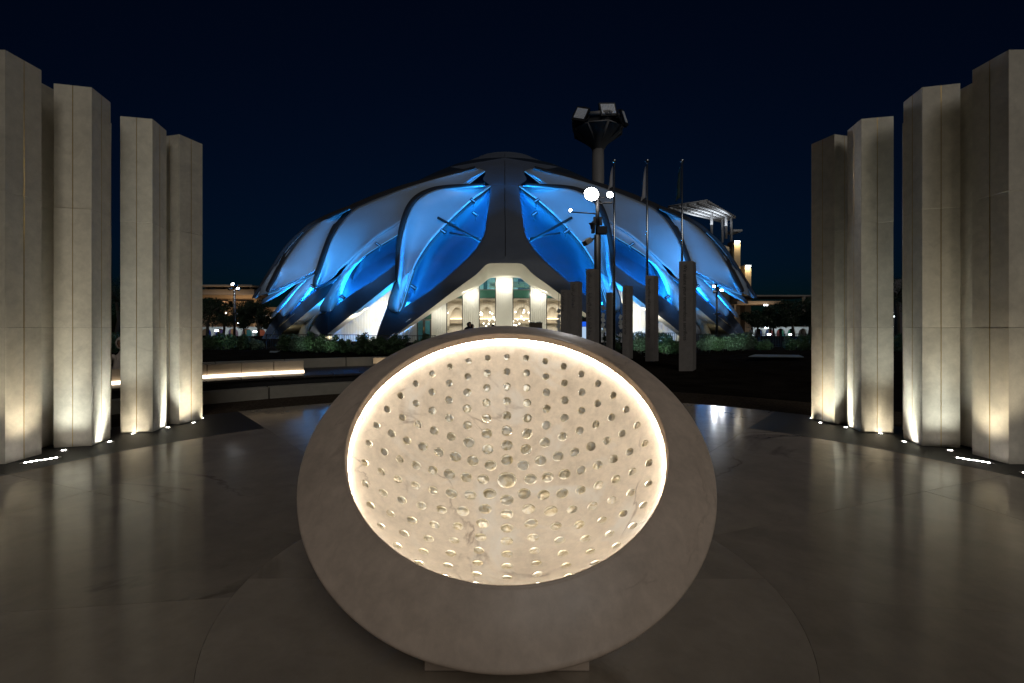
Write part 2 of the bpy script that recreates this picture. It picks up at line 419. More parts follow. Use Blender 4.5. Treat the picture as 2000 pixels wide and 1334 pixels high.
cup = MB().lathe([(1.0, 0.0), (.99, -.35), (.96, -.40), (.5, -.41), (.0, -.41)], 20).mesh('pearl_dimple', M['pearl'])
for i, (c, e1, e2, al, rr) in enumerate(cup_frames):
    o = link('pearl_dimple', cup, bowl)
    zax = -c; pos = SC + c * (RS * math.cos(al))
    rot = Matrix((e1, zax.cross(e1), zax)).transposed().to_4x4()
    tl = Matrix.Rotation(random.gauss(0, .05), 4, 'X') @ Matrix.Rotation(random.gauss(0, .05), 4, 'Y')
    spin = Matrix.Rotation(random.uniform(0, 6.28), 4, 'Z')
    o.matrix_world = Matrix.Translation(pos + c * .0015) @ rot @ tl @ spin @ Matrix.Diagonal((rr * 1.02, rr * 1.02, rr * .55, 1))
pb = MB().box(-.36, .36, 1.985, 3.3, 0.002, .14).obj('plinth', M['bowl'], bowl); bevel(pb, .004)

# ------------------------------------------------------------------ curved bench and low walls on the left
bench = thing('curved_bench', 'curved stone bench with glowing light strip under its backrest panels', 'bench', (0, 0, 0))
for a0 in range(-79, -2, 4):
    MB().arc(8.95, 9.62, .36, .405, a0 + .06, a0 + 3.94, 5).obj('seat_slab', M['timber'], bench)
MB().arc(9.02, 9.5, 0, .36, -79, -3, 40).obj('seat_base', M['granite'], bench)
edges_a = [-30.6 - 3.9 * k for k in range(13)]
for a1, a0 in zip(edges_a, edges_a[1:]):
    q = MB().arc(9.64, 9.80, .485, .70, a0 + .05, a1 - .05, 4).obj('backrest_panel', M['bench'], bench); bevel(q, .006)
    MB().arc(9.595, 9.71, .408, .470, a0 + .02, a1 - .02, 4).obj('light_strip', M['led_warm'], bench)
MB().arc(9.72, 9.80, .36, .484, edges_a[-1], edges_a[0], 40).obj('backrest_base', M['granite'], bench)
kw = thing('kerb_wall', 'low pale concrete kerb curving along the left edge of plaza', 'wall', (0, 0, 0))
ka = [-80, -67, -54, -36.0, -22, -8]
for a0, a1 in zip(ka, ka[1:]):
    q = MB().arc(8.60, 8.90, -.05, .225, a0 + .09, a1 - .09, 10).obj('kerb_block', M['kerb'], kw); bevel(q, .008)
rw = thing('retaining_wall', 'long low concrete wall behind the curved bench', 'wall', (0, 0, 0))
for a0 in range(-80, -4, 8):
    q = MB().arc(11.45, 11.6, -.1, .63, a0 + .05, a0 + 7.95, 8).obj('wall_panel', M['kerb'], rw); bevel(q, .006)
deck = thing('timber_deck', 'dark timber deck stretching between the bench and rear wall', 'deck', (0, 0, 0))
for k in range(15):
    MB().arc(9.84 + .105 * k, 9.935 + .105 * k, .33, .385, -79, -5, 36).obj('deck_board', M['timber'], deck)
tb = thing('bench_end', 'small wedge shaped pale bench backrest end beside the timber deck', 'bench', (0, 0, 0))
MB().arc(10.9, 11.05, .48, .64, -20.4, -17.6, 6).obj('backrest_panel', M['bench'], tb); MB().arc(10.92, 11.03, .385, .48, -20.3, -17.7, 6).obj('backrest_base', M['granite'], tb)
area('bench_end_light', (math.sin(R_(-19)) * 10.5, 2.72 + math.cos(R_(-19)) * 10.5, .42), (math.sin(R_(-19)) * 11, 2.72 + math.cos(R_(-19)) * 11, .6), 1.2, .5, .03, (1, .8, .55))

# ------------------------------------------------------------------ pavilion: traced curves carried on a dome of revolution
PX0, DY, DKY = 986.0, 75.0, .9
DX = (PX0 - CX) / F * DY
PZ = np.array([-3, 0, 3, 5.4, 8, 10.3, 13, 15.7, 18.6, 21.3, 23.8, 25.9, 27.5, 28.6, 29.2])
PR = np.array([32, 33, 35.2, 36.4, 35.6, 33.8, 31.9, 29.4, 25.6, 21.4, 16.9, 12.6, 8.6, 4.5, .01])
ZF = np.linspace(-3, 29.2, 400); RF = np.interp(ZF, PZ, PR); kk = np.hanning(31); kk /= kk.sum()
RF = np.convolve(np.pad(RF, 15, 'edge'), kk, 'valid')
DD = np.arange(30, 112, .1)
def hit(px, py):
    dx, dz = (px - CX) / F, (CY - py) / F
    f = np.hypot(dx * DD - DX, (DD - DY) / DKY) - np.interp(EYE + dz * DD, ZF, RF, right=-0.0)
    i = np.argmax(f <= 0) if (f <= 0).any() else int(np.argmin(f))
    return DD[i] - (.1 * f[i] / (f[i] - f[i - 1]) if f[i] <= 0 and i > 0 and f[i - 1] != f[i] else 0)
def smoothc(c, n):
    """Catmull-Rom through the points, resampled to n by length"""
    c = np.array(c, float)
    if len(c) > 2:
        e = np.vstack([2 * c[0] - c[1], c, 2 * c[-1] - c[-2]]); out = []
        for i in range(1, len(e) - 2):
            for t in np.linspace(0, 1, 12, endpoint=False):
                p0, p1, p2, p3 = e[i - 1:i + 3]
                out.append(.5 * ((2 * p1) + (p2 - p0) * t + (2 * p0 - 5 * p1 + 4 * p2 - p3) * t * t + (3 * p1 - p0 - 3 * p2 + p3) * t ** 3))
        c = np.vstack([out, c[-1:]])
    s = np.concatenate([[0], np.cumsum(np.hypot(*np.diff(c, axis=0).T))]); u = np.linspace(0, s[-1], n)
    return np.stack([np.interp(u, s, c[:, 0]), np.interp(u, s, c[:, 1])], 1)
def mir(c, m): return [(2 * PX0 - x, y) for x, y in c] if m else c
def loft(rows, n, m=False, sub=1, bulge=0, sq=1):
    """rows: (curve in photo pixels, metres behind the dome skin along the line of sight)"""
    R = [(smoothc(mir(c, m), n), d) for c, d in rows]; full = []
    for (c0, d0), (c1, d1) in zip(R, R[1:]):
        for k in range(sub):
            t = k / sub; full.append((c0 * (1 - t) + c1 * t, d0 * (1 - t) + d1 * t + bulge * 4 * t * (1 - t)))
    full.append(R[-1]); vs = []; fs = []
    for c, d in full:
        D = np.array([hit(x, y) for x, y in c])
        D = np.convolve(np.pad(D, 2, 'edge'), [.1, .2, .4, .2, .1], 'valid')
        D = 49.5 + (D - 49.5) * sq
        for (x, y), q in zip(c, D): vs.append(at(x, y, q + d))
    for i in range(len(full) - 1):
        for j in range(n - 1): fs.append((i * n + j, i * n + j + 1, (i + 1) * n + j + 1, (i + 1) * n + j))
    return MB().add(vs, fs, True)
def line3(c, d, n, m=False, sq=1):
    out = [];
    q = smoothc(mir(c, m), n); D = np.array([hit(x, y) for x, y in q]); D = np.convolve(np.pad(D, 2, 'edge'), [.1, .2, .4, .2, .1], 'valid')
    D = 49.5 + (D - 49.5) * sq
    return [at(x, y, k + d) for (x, y), k in zip(q, D)]
def shift(c, dx, dy): return [(x + dx, y + dy) for x, y in c]

def wash(ca, cb, m, n, e, da=-2.6, db=-1.0, sz=.5, col=(.04, .40, 1.0), spread=150, sq=1):
    a = line3(ca, da, 2 * n + 1, m, sq)[1::2]; b = line3(cb, db, 2 * n + 1, m, sq)[1::2]
    for p, q in zip(a, b): area('floating_wing_wash', p, q, e, sz, sz, col, spread, None)
pav = thing('wing_pavilion', 'huge domed pavilion of layered wing shells glowing blue at night', 'building', (DX, DY, 0))
def P(mb, name, mat, parent=None):
    o = mb.obj(name, mat, parent or pav)
    if parent is None: o.matrix_parent_inverse = Matrix.Translation(pav.location).inverted()
    return o
# --- curves of the left half (the right half mirrors them)
U1 = [(958, 362), (957, 379), (954, 402), (951, 424), (945, 458), (931, 483), (912, 505), (882, 532), (840, 567), (800, 593), (780, 606)]
L1 = [(986, 514), (970, 514), (955, 515), (946, 520), (930, 536), (900, 558), (871, 580), (842, 602), (814, 623), (780, 648), (752, 669)]
EDGE1 = [(780, 606), (768, 612), (758, 612), (752, 622), (742, 640), (736, 655), (732, 669)]
O1 = [(946, 357), (910, 359), (872, 361), (842, 366), (815, 378), (797, 396), (785, 422), (777, 455), (773, 492), (772, 528), (774, 551)]
O1i = [(945, 361), (911, 364), (874, 368), (849, 373), (826, 384), (808, 401), (796, 425), (787, 456), (781, 492), (778, 528), (776, 550)]
I1 = [(958, 364), (938, 379), (920, 392), (890, 419), (864, 445), (842, 469), (826, 491), (813, 513), (802, 538), (793, 565), (785, 596)]
F1a = [(775, 549), (768, 566), (761, 585), (759, 598), (764, 608), (772, 610)]
F1b = [(806, 528), (800, 545), (794, 565), (788, 585), (783, 600), (778, 608)]
O2 = [(928, 325), (880, 337), (838, 348), (790, 361), (745, 376), (708, 391), (684, 402), (664, 419), (650, 440), (638, 466), (627, 497), (617, 530), (611, 552), (613, 561)]
O2i = [(928, 328), (882, 342), (840, 354), (795, 368), (752, 384), (718, 398), (694, 410), (676, 427), (661, 447), (648, 471), (636, 501), (626, 532), (619, 551), (618, 560)]
I2 = [(947, 335), (925, 352), (890, 380), (850, 410), (810, 438), (775, 460), (732, 486), (706, 504), (690, 518), (676, 530), (664, 537)]
B2 = [(614, 562), (622, 561), (635, 555), (650, 546), (664, 537)]
U2 = [(800, 495), (775, 514), (735, 544), (690, 572), (660, 594), (646, 604)]
L2 = [(800, 527), (772, 548), (740, 573), (705, 601), (670, 628), (640, 651), (615, 671)]
EDGE2 = [(646, 604), (634, 613), (624, 614), (612, 634), (602, 650), (592, 671)]
F2a = [(664, 537), (650, 557), (636, 580), (625, 599), (626, 610), (635, 611)]
F2b = [(715, 500), (692, 524), (678, 548), (668, 572), (660, 592), (650, 606)]
R2 = [(730, 490), (705, 512), (690, 535), (678, 560), (666, 585), (655, 604)]
O3 = [(684, 402), (650, 415), (622, 428), (600, 441), (580, 459), (560, 485), (545, 512), (530, 542), (519, 566), (522, 571)]
O3i = [(684, 408), (654, 421), (628, 434), (607, 448), (588, 466), (570, 490), (554, 517), (539, 546), (526, 567), (527, 571)]
I3 = [(690, 420), (672, 440), (660, 465), (650, 490), (640, 510), (632, 524), (615, 533)]
B3 = [(522, 572), (545, 564), (570, 554), (595, 543), (615, 532)]
O4 = [(590, 450), (572, 465), (552, 487), (534, 515), (515, 545), (496, 576), (493, 583)]
O4i = [(592, 453), (576, 469), (557, 491), (539, 519), (520, 549), (501, 577), (497, 582)]
I4 = [(590, 462), (578, 476), (563, 496), (550, 520), (537, 546), (528, 562), (521, 573)]
O5 = [(548, 560), (530, 572), (514, 586), (510, 593)]
I5 = [(612, 533), (590, 548), (570, 560), (540, 580), (513, 594)]
F3a = [(615, 531), (600, 545), (575, 572), (556, 597), (548, 611), (552, 618)]
F3b = [(640, 528), (628, 545), (608, 568), (585, 592), (568, 608), (557, 617)]
F4a = [(600, 538), (585, 552), (562, 576), (543, 598), (530, 615), (530, 622)]
F4b = [(612, 536), (602, 547), (580, 570), (560, 592), (545, 608), (534, 620)]
U3 = [(640, 550), (614, 570), (590, 590), (570, 607), (557, 618), (545, 632), (525, 660), (518, 671)]
L3 = [(660, 560), (632, 584), (608, 603), (582, 625), (560, 643), (540, 660), (528, 671)]
R3 = [(640, 530), (625, 550), (606, 572), (588, 592), (572, 606), (562, 616)]
U4 = [(556, 600), (540, 618), (528, 632), (515, 655), (507, 671)]
L4 = [(575, 612), (556, 628), (545, 637), (530, 655), (520, 671)]

# --- inner core so that no sky shows between the shells
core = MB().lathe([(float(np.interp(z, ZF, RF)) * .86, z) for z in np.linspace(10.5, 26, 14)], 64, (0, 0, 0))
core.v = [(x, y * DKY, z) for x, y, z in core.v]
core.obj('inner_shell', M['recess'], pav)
# --- crown: fluted cap
cap = MB().lathe([(10.2, 25.210), (9.6, 25.709), (9.0, 26.178), (8.3, 26.687), (7.5, 27.217), (6.6, 27.750), (5.8, 28.167), (5.1, 28.488), (5.0, 28.650), (4.2, 28.959), (3.2, 29.270), (2.0, 29.532), (1.0, 29.658), (0.02, 29.700)], 120,
                 mod=lambda a, r, z: 1 + .022 * (abs(math.cos(6 * a)) ** 6) * (1 if r > 5 else 0))
cap.v = [(x, y * .95, z) for x, y, z in cap.v]
cap.obj('crown_cap', M['shell'], pav)
for m in (False, True):
    sd = 'right' if m else 'left'
    # spine: from the crown down to the arch, then the front leg
    sp_out = [(880, 326), (905, 330), (930, 331), (948, 338), (943, 350), (952, 358), (958, 362)]
    sp_in = [(986, 308), (986, 316), (986, 324), (986, 335), (986, 345), (986, 354), (986, 362)]
    o = P(loft([(sp_out, .35), (sp_in, 0)], 24, m, 8), 'spine_shell', M['shell'])
    # the lower spine / leg front: upper edge U1, lower edge L1 (starts at the centre line)
    cen = [(986, 362), (986, 380), (986, 402), (986, 425), (986, 458), (986, 500), (960, 510), (935, 527), (900, 556), (860, 586), (825, 612)]
    low = P(loft([(shift(U1, 0, 0), .9), (U1, .0), (cen, 0)], 60, m, 8), 'spine_leg_shell', M['shell'])
    cen2 = [(986, 500), (978, 504), (965, 508), (952, 514), (940, 523), (915, 542), (885, 566), (855, 588), (830, 606), (790, 637), (765, 660)]
    cen3 = [(986, 499), (978, 503), (962, 507), (945, 517), (930, 528), (905, 548), (880, 568), (850, 590), (828, 606), (800, 624), (780, 640)]
    P(loft([(cen3, .02), (L1, 0)], 60, m, 4), 'arch_edge_shell', M['shell'])
    leg = [(825, 612), (812, 617), (798, 625), (788, 634), (778, 643), (765, 655), (752, 669)]
    P(loft([(EDGE1, .0), (leg, .0)], 30, m, 6), 'front_leg_foot', M['shell'])
    hid = [(800, 580), (790, 585), (778, 592), (770, 600), (764, 606), (758, 612)]
    P(loft([([(772, 545), (765, 565), (758, 588), (752, 610), (742, 636), (732, 669)], .25), ([(800, 575), (795, 590), (788, 604), (780, 620), (765, 642), (745, 669)], .12)], 24, m, 4), 'front_leg_side', M['shell'])
    # recess lining behind the front opening, with light line along the spine edge
    rec = [(x + (14 if i < 5 else 7), y + (0 if i < 5 else 14)) for i, (x, y) in enumerate(U1)]
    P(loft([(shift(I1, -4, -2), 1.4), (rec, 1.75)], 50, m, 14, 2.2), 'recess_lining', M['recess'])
    edge = [(x + (4.0 if i < 5 else 1.6), y + (0 if i < 5 else 3.4)) for i, (x, y) in enumerate(U1)]
    P(MB().tube(line3(edge, 1.5, 60, m), .07, 6), 'edge_light_strip', M['led_blue'])
    # back lip of the wing over the opening
    lipc = [(x + 6, y + 5) for x, y in I1]; lipc[0] = (957, 368); lipc[-1] = (786, 600)
    # front wing
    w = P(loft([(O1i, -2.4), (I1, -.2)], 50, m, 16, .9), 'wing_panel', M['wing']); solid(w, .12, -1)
    r = P(loft([(shift(O1, 1, 1), .2), (O1, -2.5), (O1i, -2.55), (shift(O1i, .4, .4), -2.2)], 60, m, 2), 'wing_edge', M['rib'], w)
    P(loft([(I1, -.2), (lipc, .3), (shift(lipc, -1, -1), 1.2)], 50, m, 3), 'wing_lip', M['rib'], w)
    P(MB().tube(line3(I1[:-1], -.4, 60, m), .03, 6), 'wing_light_strip', M['led_blue_soft'], w)
    f = P(loft([(F1a, .1), (F1b, .25)], 24, m, 8, -1.0), 'wing_foot', M['wing'], w); 
    P(MB().tube(line3(shift(F1b, 1.5, 0), -.15, 24, m), .05, 6), 'foot_light_strip', M['led_blue_soft'], w)
    # second wing, leg and opening
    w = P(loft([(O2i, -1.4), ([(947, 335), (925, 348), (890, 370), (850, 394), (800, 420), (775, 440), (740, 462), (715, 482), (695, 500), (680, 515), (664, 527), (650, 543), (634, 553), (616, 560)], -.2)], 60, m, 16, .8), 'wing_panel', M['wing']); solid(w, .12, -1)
    P(loft([([(947, 335), (925, 348), (890, 370), (850, 394), (800, 420), (775, 440), (740, 462), (715, 482), (695, 500), (680, 515), (668, 532)], -.2), (I2, .1)], 50, m, 4, .2), 'wing_lower_panel', M['wing'], w)
    P(loft([(shift(O2, -1, -1), 1.2), (O2, -1.5), (O2i, -1.55), (shift(O2i, .4, .4), -1.2)], 70, m, 2), 'wing_edge', M['rib'], w)
    P(loft([(B2, -1.3), (shift(B2, 3, 4), 0.4)], 16, m, 2), 'wing_tip_underside', M['wing'], w)
    P(MB().tube(line3(I2, -.3, 50, m), .03, 6), 'wing_light_strip', M['led_blue_soft'], w)
    P(loft([(F2a, .0), (F2b, .3)], 24, m, 8, -1.0), 'wing_foot', M['wing'], w)
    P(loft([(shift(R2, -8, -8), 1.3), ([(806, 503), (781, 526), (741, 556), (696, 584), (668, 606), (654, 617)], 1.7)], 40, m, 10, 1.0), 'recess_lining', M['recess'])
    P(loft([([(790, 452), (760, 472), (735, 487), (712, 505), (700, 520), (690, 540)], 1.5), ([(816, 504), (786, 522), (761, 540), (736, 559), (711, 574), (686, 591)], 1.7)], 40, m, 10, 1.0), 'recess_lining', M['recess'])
    P(MB().tube(line3(shift(U2, 1.4, 3.4), 1.45, 50, m), .07, 6), 'edge_light_strip', M['led_blue'])
    P(loft([(U2, .9), (U2, 0), (shift(U2, -6, 14), 0), (L2[:-1], 0)], 50, m, 4), 'second_leg_shell', M['shell'])
    P(loft([(EDGE2, 0), ([(670, 628), (660, 636), (650, 644), (640, 652), (628, 661), (615, 671)], 0)], 30, m, 6), 'second_leg_foot', M['shell'])
    # third and outer wings
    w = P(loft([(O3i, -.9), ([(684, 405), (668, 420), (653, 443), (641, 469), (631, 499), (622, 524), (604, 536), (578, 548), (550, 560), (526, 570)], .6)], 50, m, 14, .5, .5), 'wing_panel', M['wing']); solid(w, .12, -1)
    P(loft([(shift(O3, -1, -1), 1.6), (O3, -1.0), (O3i, -1.05), (shift(O3i, .4, .4), -.7)], 60, m, 2, 0, .5), 'wing_edge', M['rib'], w)
    P(loft([(B3, -.8), (shift(B3, 2, 4), .6)], 20, m, 2, 0, .5), 'wing_tip_underside', M['wing'], w)
    P(MB().tube(line3(shift(B3, 2, 3.4), -.2, 30, m, .5), .03, 6), 'wing_light_strip', M['led_blue_soft'], w)
    w = P(loft([(O4i, -.2), (I4, .5)], 40, m, 10, .3, .42), 'wing_panel', M['wing']); solid(w, .12, -1)
    P(loft([(shift(O4, -1, 0), 2.0), (O4, -.3), (O4i, -.35), (shift(O4i, .4, .4), 0)], 50, m, 2, 0, .42), 'wing_edge', M['rib'], w)
    w = P(loft([(O5, .9), ([(600, 536), (575, 552), (545, 572), (512, 593)], 1.2), (I5, 1.8)], 30, m, 6, 0, .5), 'lower_wing_panel', M['wing'])
    P(MB().tube(line3([(600, 537), (575, 553), (545, 573), (520, 589)], .9, 30, m, .5), .03, 6), 'wing_light_strip', M['led_blue_soft'], w)
    P(loft([(F3a, .6), (F3b, .7)], 24, m, 8, -.9, .6), 'wing_foot', M['wing'], w)
    P(loft([(F4a, 1.4), (F4b, 1.5)], 24, m, 6, -.7, .6), 'wing_foot', M['wing'], w)
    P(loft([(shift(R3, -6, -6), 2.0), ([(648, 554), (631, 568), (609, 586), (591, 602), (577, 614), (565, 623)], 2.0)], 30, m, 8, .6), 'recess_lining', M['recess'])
    P(MB().tube(line3([(642, 554), (616, 574), (592, 594), (572, 611)], 1.75, 30, m), .07, 6), 'edge_light_strip', M['led_blue'])
    P(loft([(U3, .9), (U3, 0.2), (L3, .2)], 40, m, 5), 'third_leg_shell', M['shell'])
    P(loft([(U4, 1.6), (L4, 1.6)], 30, m, 4), 'outer_leg_shell', M['shell'])
    # cream soffits under the legs
    for L, back, nm in ((L1, 16, 'arch_soffit'), (L2, 1.3, 'leg_soffit'), (L3, 5, 'leg_soffit'), (L4, 3, 'leg_soffit')):
        a = line3(L, .01, 60, m); b_ = [Vector((p.x, max(p.y + .5, (47.5 if back == 16 else p.y + back)), p.z - (.85 * max(0, min(1, (p.z - 4.2) / 3)) if back == 16 else .2))) for p in a]
        mid = [(p + q) / 2 for p, q in zip(a, b_)]
        n = len(a); P(MB().add(a + mid + b_, [(k * n + i, k * n + i + 1, k * n + n + i + 1, k * n + n + i) for k in range(2) for i in range(n - 1)], True), nm, M['cream'])
    # slim cream inner pillar
    a = [(630, 588), (622, 606), (612, 628), (604, 642), (598, 671)]; b2 = [(604, 606), (598, 620), (590, 637), (584, 650), (578, 671)]
    P(loft([(a, 5.0), (a, 3.6), (b2, 3.4), (b2, 5.0)], 16, m, 2), 'inner_pillar', M['cream'])
    a = [(545, 632), (540, 640), (534, 652), (530, 671)]; b2 = [(538, 636), (530, 645), (522, 656), (516, 671)]
    P(loft([(a, 3.0), (b2, 2.4)], 12, m, 2), 'inner_pillar', M['cream'])
    # added blue lamps floating before the wings, standing in for their LED fixtures
    def half(a, b, t=.55):
        a, b = smoothc(a, 12), smoothc(b, 12); return [tuple(p * (1 - t) + q * t) for p, q in zip(a, b)]
    wash(shift(I1, 5, 4), half(I1, O1i, .5), m, 6, 20, -5.0, .3, 1.0, spread=100)
    wash(half(F1a, F1b, .6), half(F1a, F1b, .5), m, 3, 16, -3.4, .2, .6, spread=64)
    wash(shift(I2, 3, 4), half(I2, O2i[:-1], .5), m, 8, 73, -6.0, 0, 1.4, spread=110)
    wash(half(F2a, F2b, .6), half(F2a, F2b, .5), m, 3, 18, -3.4, .2, .6, spread=64)
    wash([(668, 440), (655, 470), (645, 500), (630, 528)], [(625, 450), (600, 480), (585, 510), (570, 540)], m, 4, 85, -6.5, .3, 1.4, spread=120, sq=.5)
    wash(shift(I4, 10, 6), half(I4, O4i, .5), m, 3, 12, -4.0, 0, 1.0, spread=110, sq=.42)
    wash(half(F3a, F3b, .6), half(F3a, F3b, .5), m, 3, 18, -3.6, .2, .6, spread=70, sq=.6)
    wash(half(F4a, F4b, .6), half(F4a, F4b, .5), m, 3, 14, -2.8, .8, .6, spread=70, sq=.6)
    # struts between wing and spine, and small flood fixtures
    def strut(p0, d0, p1, d1, r):
        a = line3([p0, p0], d0, 2, m)[0]; b_ = line3([p1, p1], d1, 2, m)[0]; P(MB().tube([a, b_], r, 8), 'wing_strut', M['rib'])
    strut((855, 425), -.8, (940, 472), .8, .13); strut((878, 455), .2, (938, 466), .9, .10)
    for (fx, fy, fd) in ((924, 392, -.5), (866, 452, -.2), (808, 561, -.3), (739, 478, -.6), (668, 579, .3), (585, 586, .6), (612, 560, .2), (928, 418, 1.2)):
        c = line3([(fx, fy)] * 3, fd, 3, m)[0]
        f = P(MB().box(-.32, .32, -.16, .16, -.14, .14, Matrix.Translation(c) @ Matrix.Rotation(.6 if not m else -.6, 4, 'Y')), 'flood_fixture', M['rib'])
        P(MB().tube([c, c + Vector((0, .5, -.55))], .05, 6), 'bracket', M['rib'], f)
        P(MB().box(-.26, .26, -.22, -.17, -.05, .05, Matrix.Translation(c) @ Matrix.Rotation(.6 if not m else -.6, 4, 'Y')), 'fixture_lens', M['wing'], f)
P(MB().tube(line3([(986, 300), (986, 340), (986, 400), (987, 450), (987, 502)], -.03, 40), .035, 5), 'spine_seam', M['steel'])

# ------------------------------------------------------------------ the lit front under the arch
YF = 47.6
def fx(px): return (px - CX) / F * YF
def fz(py): return EYE + (CY - py) / F * YF
def rib_panel(px0, px1, ztop, label=None, y=YF, name='ribbed_panel', nr=8):
    x0, x1 = (px0 - CX) / F * y, (px1 - CX) / F * y; mb = MB().box(x0, x1, y + .2, y + .4, -.05, ztop); w = (x1 - x0) / nr
    for k in range(nr): mb.box(x0 + w * k + .045, x0 + w * (k + 1) - .045, y, y + .201, -.05, ztop)
    return P(mb, name, M['wallpanel'])
M['glass'] = glassy('window_glass', (.66, .84, .82), .05)
M['glass_low'] = glassy('lower_window_glass', (.95, .95, .92), .04)
M['spandrel'] = plain('green_spandrel_glass', (.03, .085, .06), .15, var=.1)
M['room'] = plain('plaster_room', (.72, .66, .56), .7, var=.04)
M['roomcool'] = plain('upper_room_plaster', (.55, .68, .68), .7, var=.05)
M['frame'] = plain('bronze_frame', (.10, .095, .08), .4, .5)
M['door'] = plain('teal_door_glass', (.08, .24, .27), .15, var=.12)
for px0, px1 in ((968.4, 1001.3), (903.6, 935.4), (1036, 1067), (842.8, 871.7), (1100, 1129), (740, 813), (1157, 1232)):
    rib_panel(px0, px1, 7.3 if abs((px0 + px1) / 2 - 985) < 75 else 5.4 if px1 - px0 < 40 else 4.2, nr=8 if px1 - px0 < 40 else 18)
def window(px0, px1, k):
    x0, x1 = fx(px0), fx(px1)
    w = P(MB().box(x0, x0 + .07, YF, YF + .2, -.05, 7.2).box(x1 - .07, x1, YF, YF + .2, -.05, 7.2).box(x0 + .072, x1 - .072, YF + .01, YF + .19, fz(566.5), fz(565)).box(x0 + .072, x1 - .072, YF + .01, YF + .19, fz(583), fz(582)), 'window', M['frame'])
    P(MB().box(x0 + .072, x1 - .072, YF + .08, YF + .1, fz(564.9), 7.2), 'upper_pane', M['glass'], w)
    P(MB().box(x0 + .072, x1 - .072, YF + .06, YF + .12, fz(581.9), fz(566.6)), 'spandrel_pane', M['spandrel'], w)
    P(MB().box(x0 + .072, x1 - .072, YF + .08, YF + .1, 0, fz(583.1)), 'lower_pane', M['glass_low'], w)
for k, (a, b_) in enumerate(((935.5, 968.3), (1001.4, 1035.9), (871.8, 903.5), (1067.1, 1099.9))): window(a, b_, k)
for m in (False, True):
    q = lambda px: 2 * PX0 - px if m else px
    x0, x1 = sorted((fx(q(814)), fx(q(842))))
    d = P(MB().box(x0, x0 + .12, YF, YF + .2, 0, fz(624)).box(x1 - .12, x1, YF, YF + .2, 0, fz(624)).box(x0 + .121, x1 - .121, YF, YF + .2, fz(626), fz(624)).box((x0 + x1) / 2 - .12, (x0 + x1) / 2 + .12, YF + .01, YF + .2, 0, fz(626.1)), 'entrance_door', M['frame'])
    for sgn in (0, 1):
        xa = x0 + .13 if sgn == 0 else (x0 + x1) / 2 + .13; xb = (x0 + x1) / 2 - .13 if sgn == 0 else x1 - .13
        P(MB().box(xa, xb, YF + .05, YF + .1, 0.02, fz(626.2)), 'door_leaf', M['door'], d)
    P(MB().tube([((x0 + x1) / 2, YF - .08, .9), ((x0 + x1) / 2, YF - .08, 1.6)], .03, 8), 'door_handle', M['gold'], d)
    P(MB().box(x0, x1, YF + .03, YF + .2, fz(623.8), 4.6), 'door_transom', M['spandrel'])
    # long curved cream wall between the first and second legs
    n = 26; vs = []; fs = []
    for i in range(n + 1):
        px = q(636 + (780 - 636) * i / n); yy = 49.2 + 3 * (1 - i / n)
        for z in (-.05, 6.7): vs.append(at(px, CY, yy).xy.to_3d() + Vector((0, 0, z)))
    for i in range(n): fs.append((2 * i, 2 * i + 2, 2 * i + 3, 2 * i + 1))
    cw = P(MB().add(vs, fs, False), 'curved_wall_panels', M['wallpanel']); solid(cw, .2, 1)
    for i in range(0, n + 1):
        px = q(636 + (780 - 636) * i / n); yy = 49.2 + 3 * (1 - i / n); p = at(px, CY, yy - .01)
        P(MB().box(p.x - .012, p.x + .012, p.y - .045, p.y, 0, 6.6), 'wall_batten', M['wallpanel'], cw)
    dd = at(q(736), CY, 50.1)
    P(MB().box(dd.x - .5, dd.x + .5, dd.y - .03, dd.y, 0, 2.1), 'flush_door', M['wallpanel'], cw)
    P(MB().box(-.14, .14, -.2, 0, -.12, .12, Matrix.Translation(at(q(692), 628, 50.8))), 'wall_camera', M['cream'], cw)
    for wp, wz in ((704, 2.5), (726, 3.4), (752, 4.4)):
        area('wall_wash', at(q(wp), CY, 47.0).xy.to_3d() + Vector((0, 0, wz)), at(q(wp - 8), CY, 50.4).xy.to_3d() + Vector((0, 0, 1.6)), 105, 1.4, .3, (1, .95, .80), 170)
    area('leg_wash', at(q(622), CY, 51).xy.to_3d() + Vector((0, 0, .3)), at(q(604), 612, 53), 14, 3, .3, (1, .92, .72), 110)
    area('leg_wash', at(q(556), CY, 54).xy.to_3d() + Vector((0, 0, .3)), at(q(538), 630, 56), 12, 2, .3, (1, .85, .5), 160)
# rooms behind the glass
x0, x1 = fx(800), fx(1172)
room = P(MB().box(x0, x1, YF + 6.3, YF + 6.5, 0, fz(583) + .3), 'hall_back_wall', M['room'])
P(MB().box(x0, x1, YF + .35, YF + 6.25, fz(583) + .02, fz(566)), 'floor_slab', M['room'])
P(MB().box(x0, x1, YF + 4.8, YF + 5.0, fz(565.8), 7.4), 'upper_back_wall', M['roomcool'])
P(MB().box(x0 - .2, x0, YF + .35, YF + 6.5, 0, 5.0), 'hall_side_wall', M['room']); P(MB().box(x1, x1 + .2, YF + .35, YF + 6.5, 0, 5.0), 'hall_side_wall', M['room'])
P(MB().box(fx(1014), fx(1050), YF + 4.5, YF + 4.75, fz(563), 7.1), 'blue_picture_wall', plain('blue_wall', (.05, .10, .15), .5))
P(MB().box(fx(940), fx(948), YF + 4.5, YF + 4.75, fz(560), 7.1), 'dark_curtain', plain('blue_curtain', (.05, .11, .13), .8))
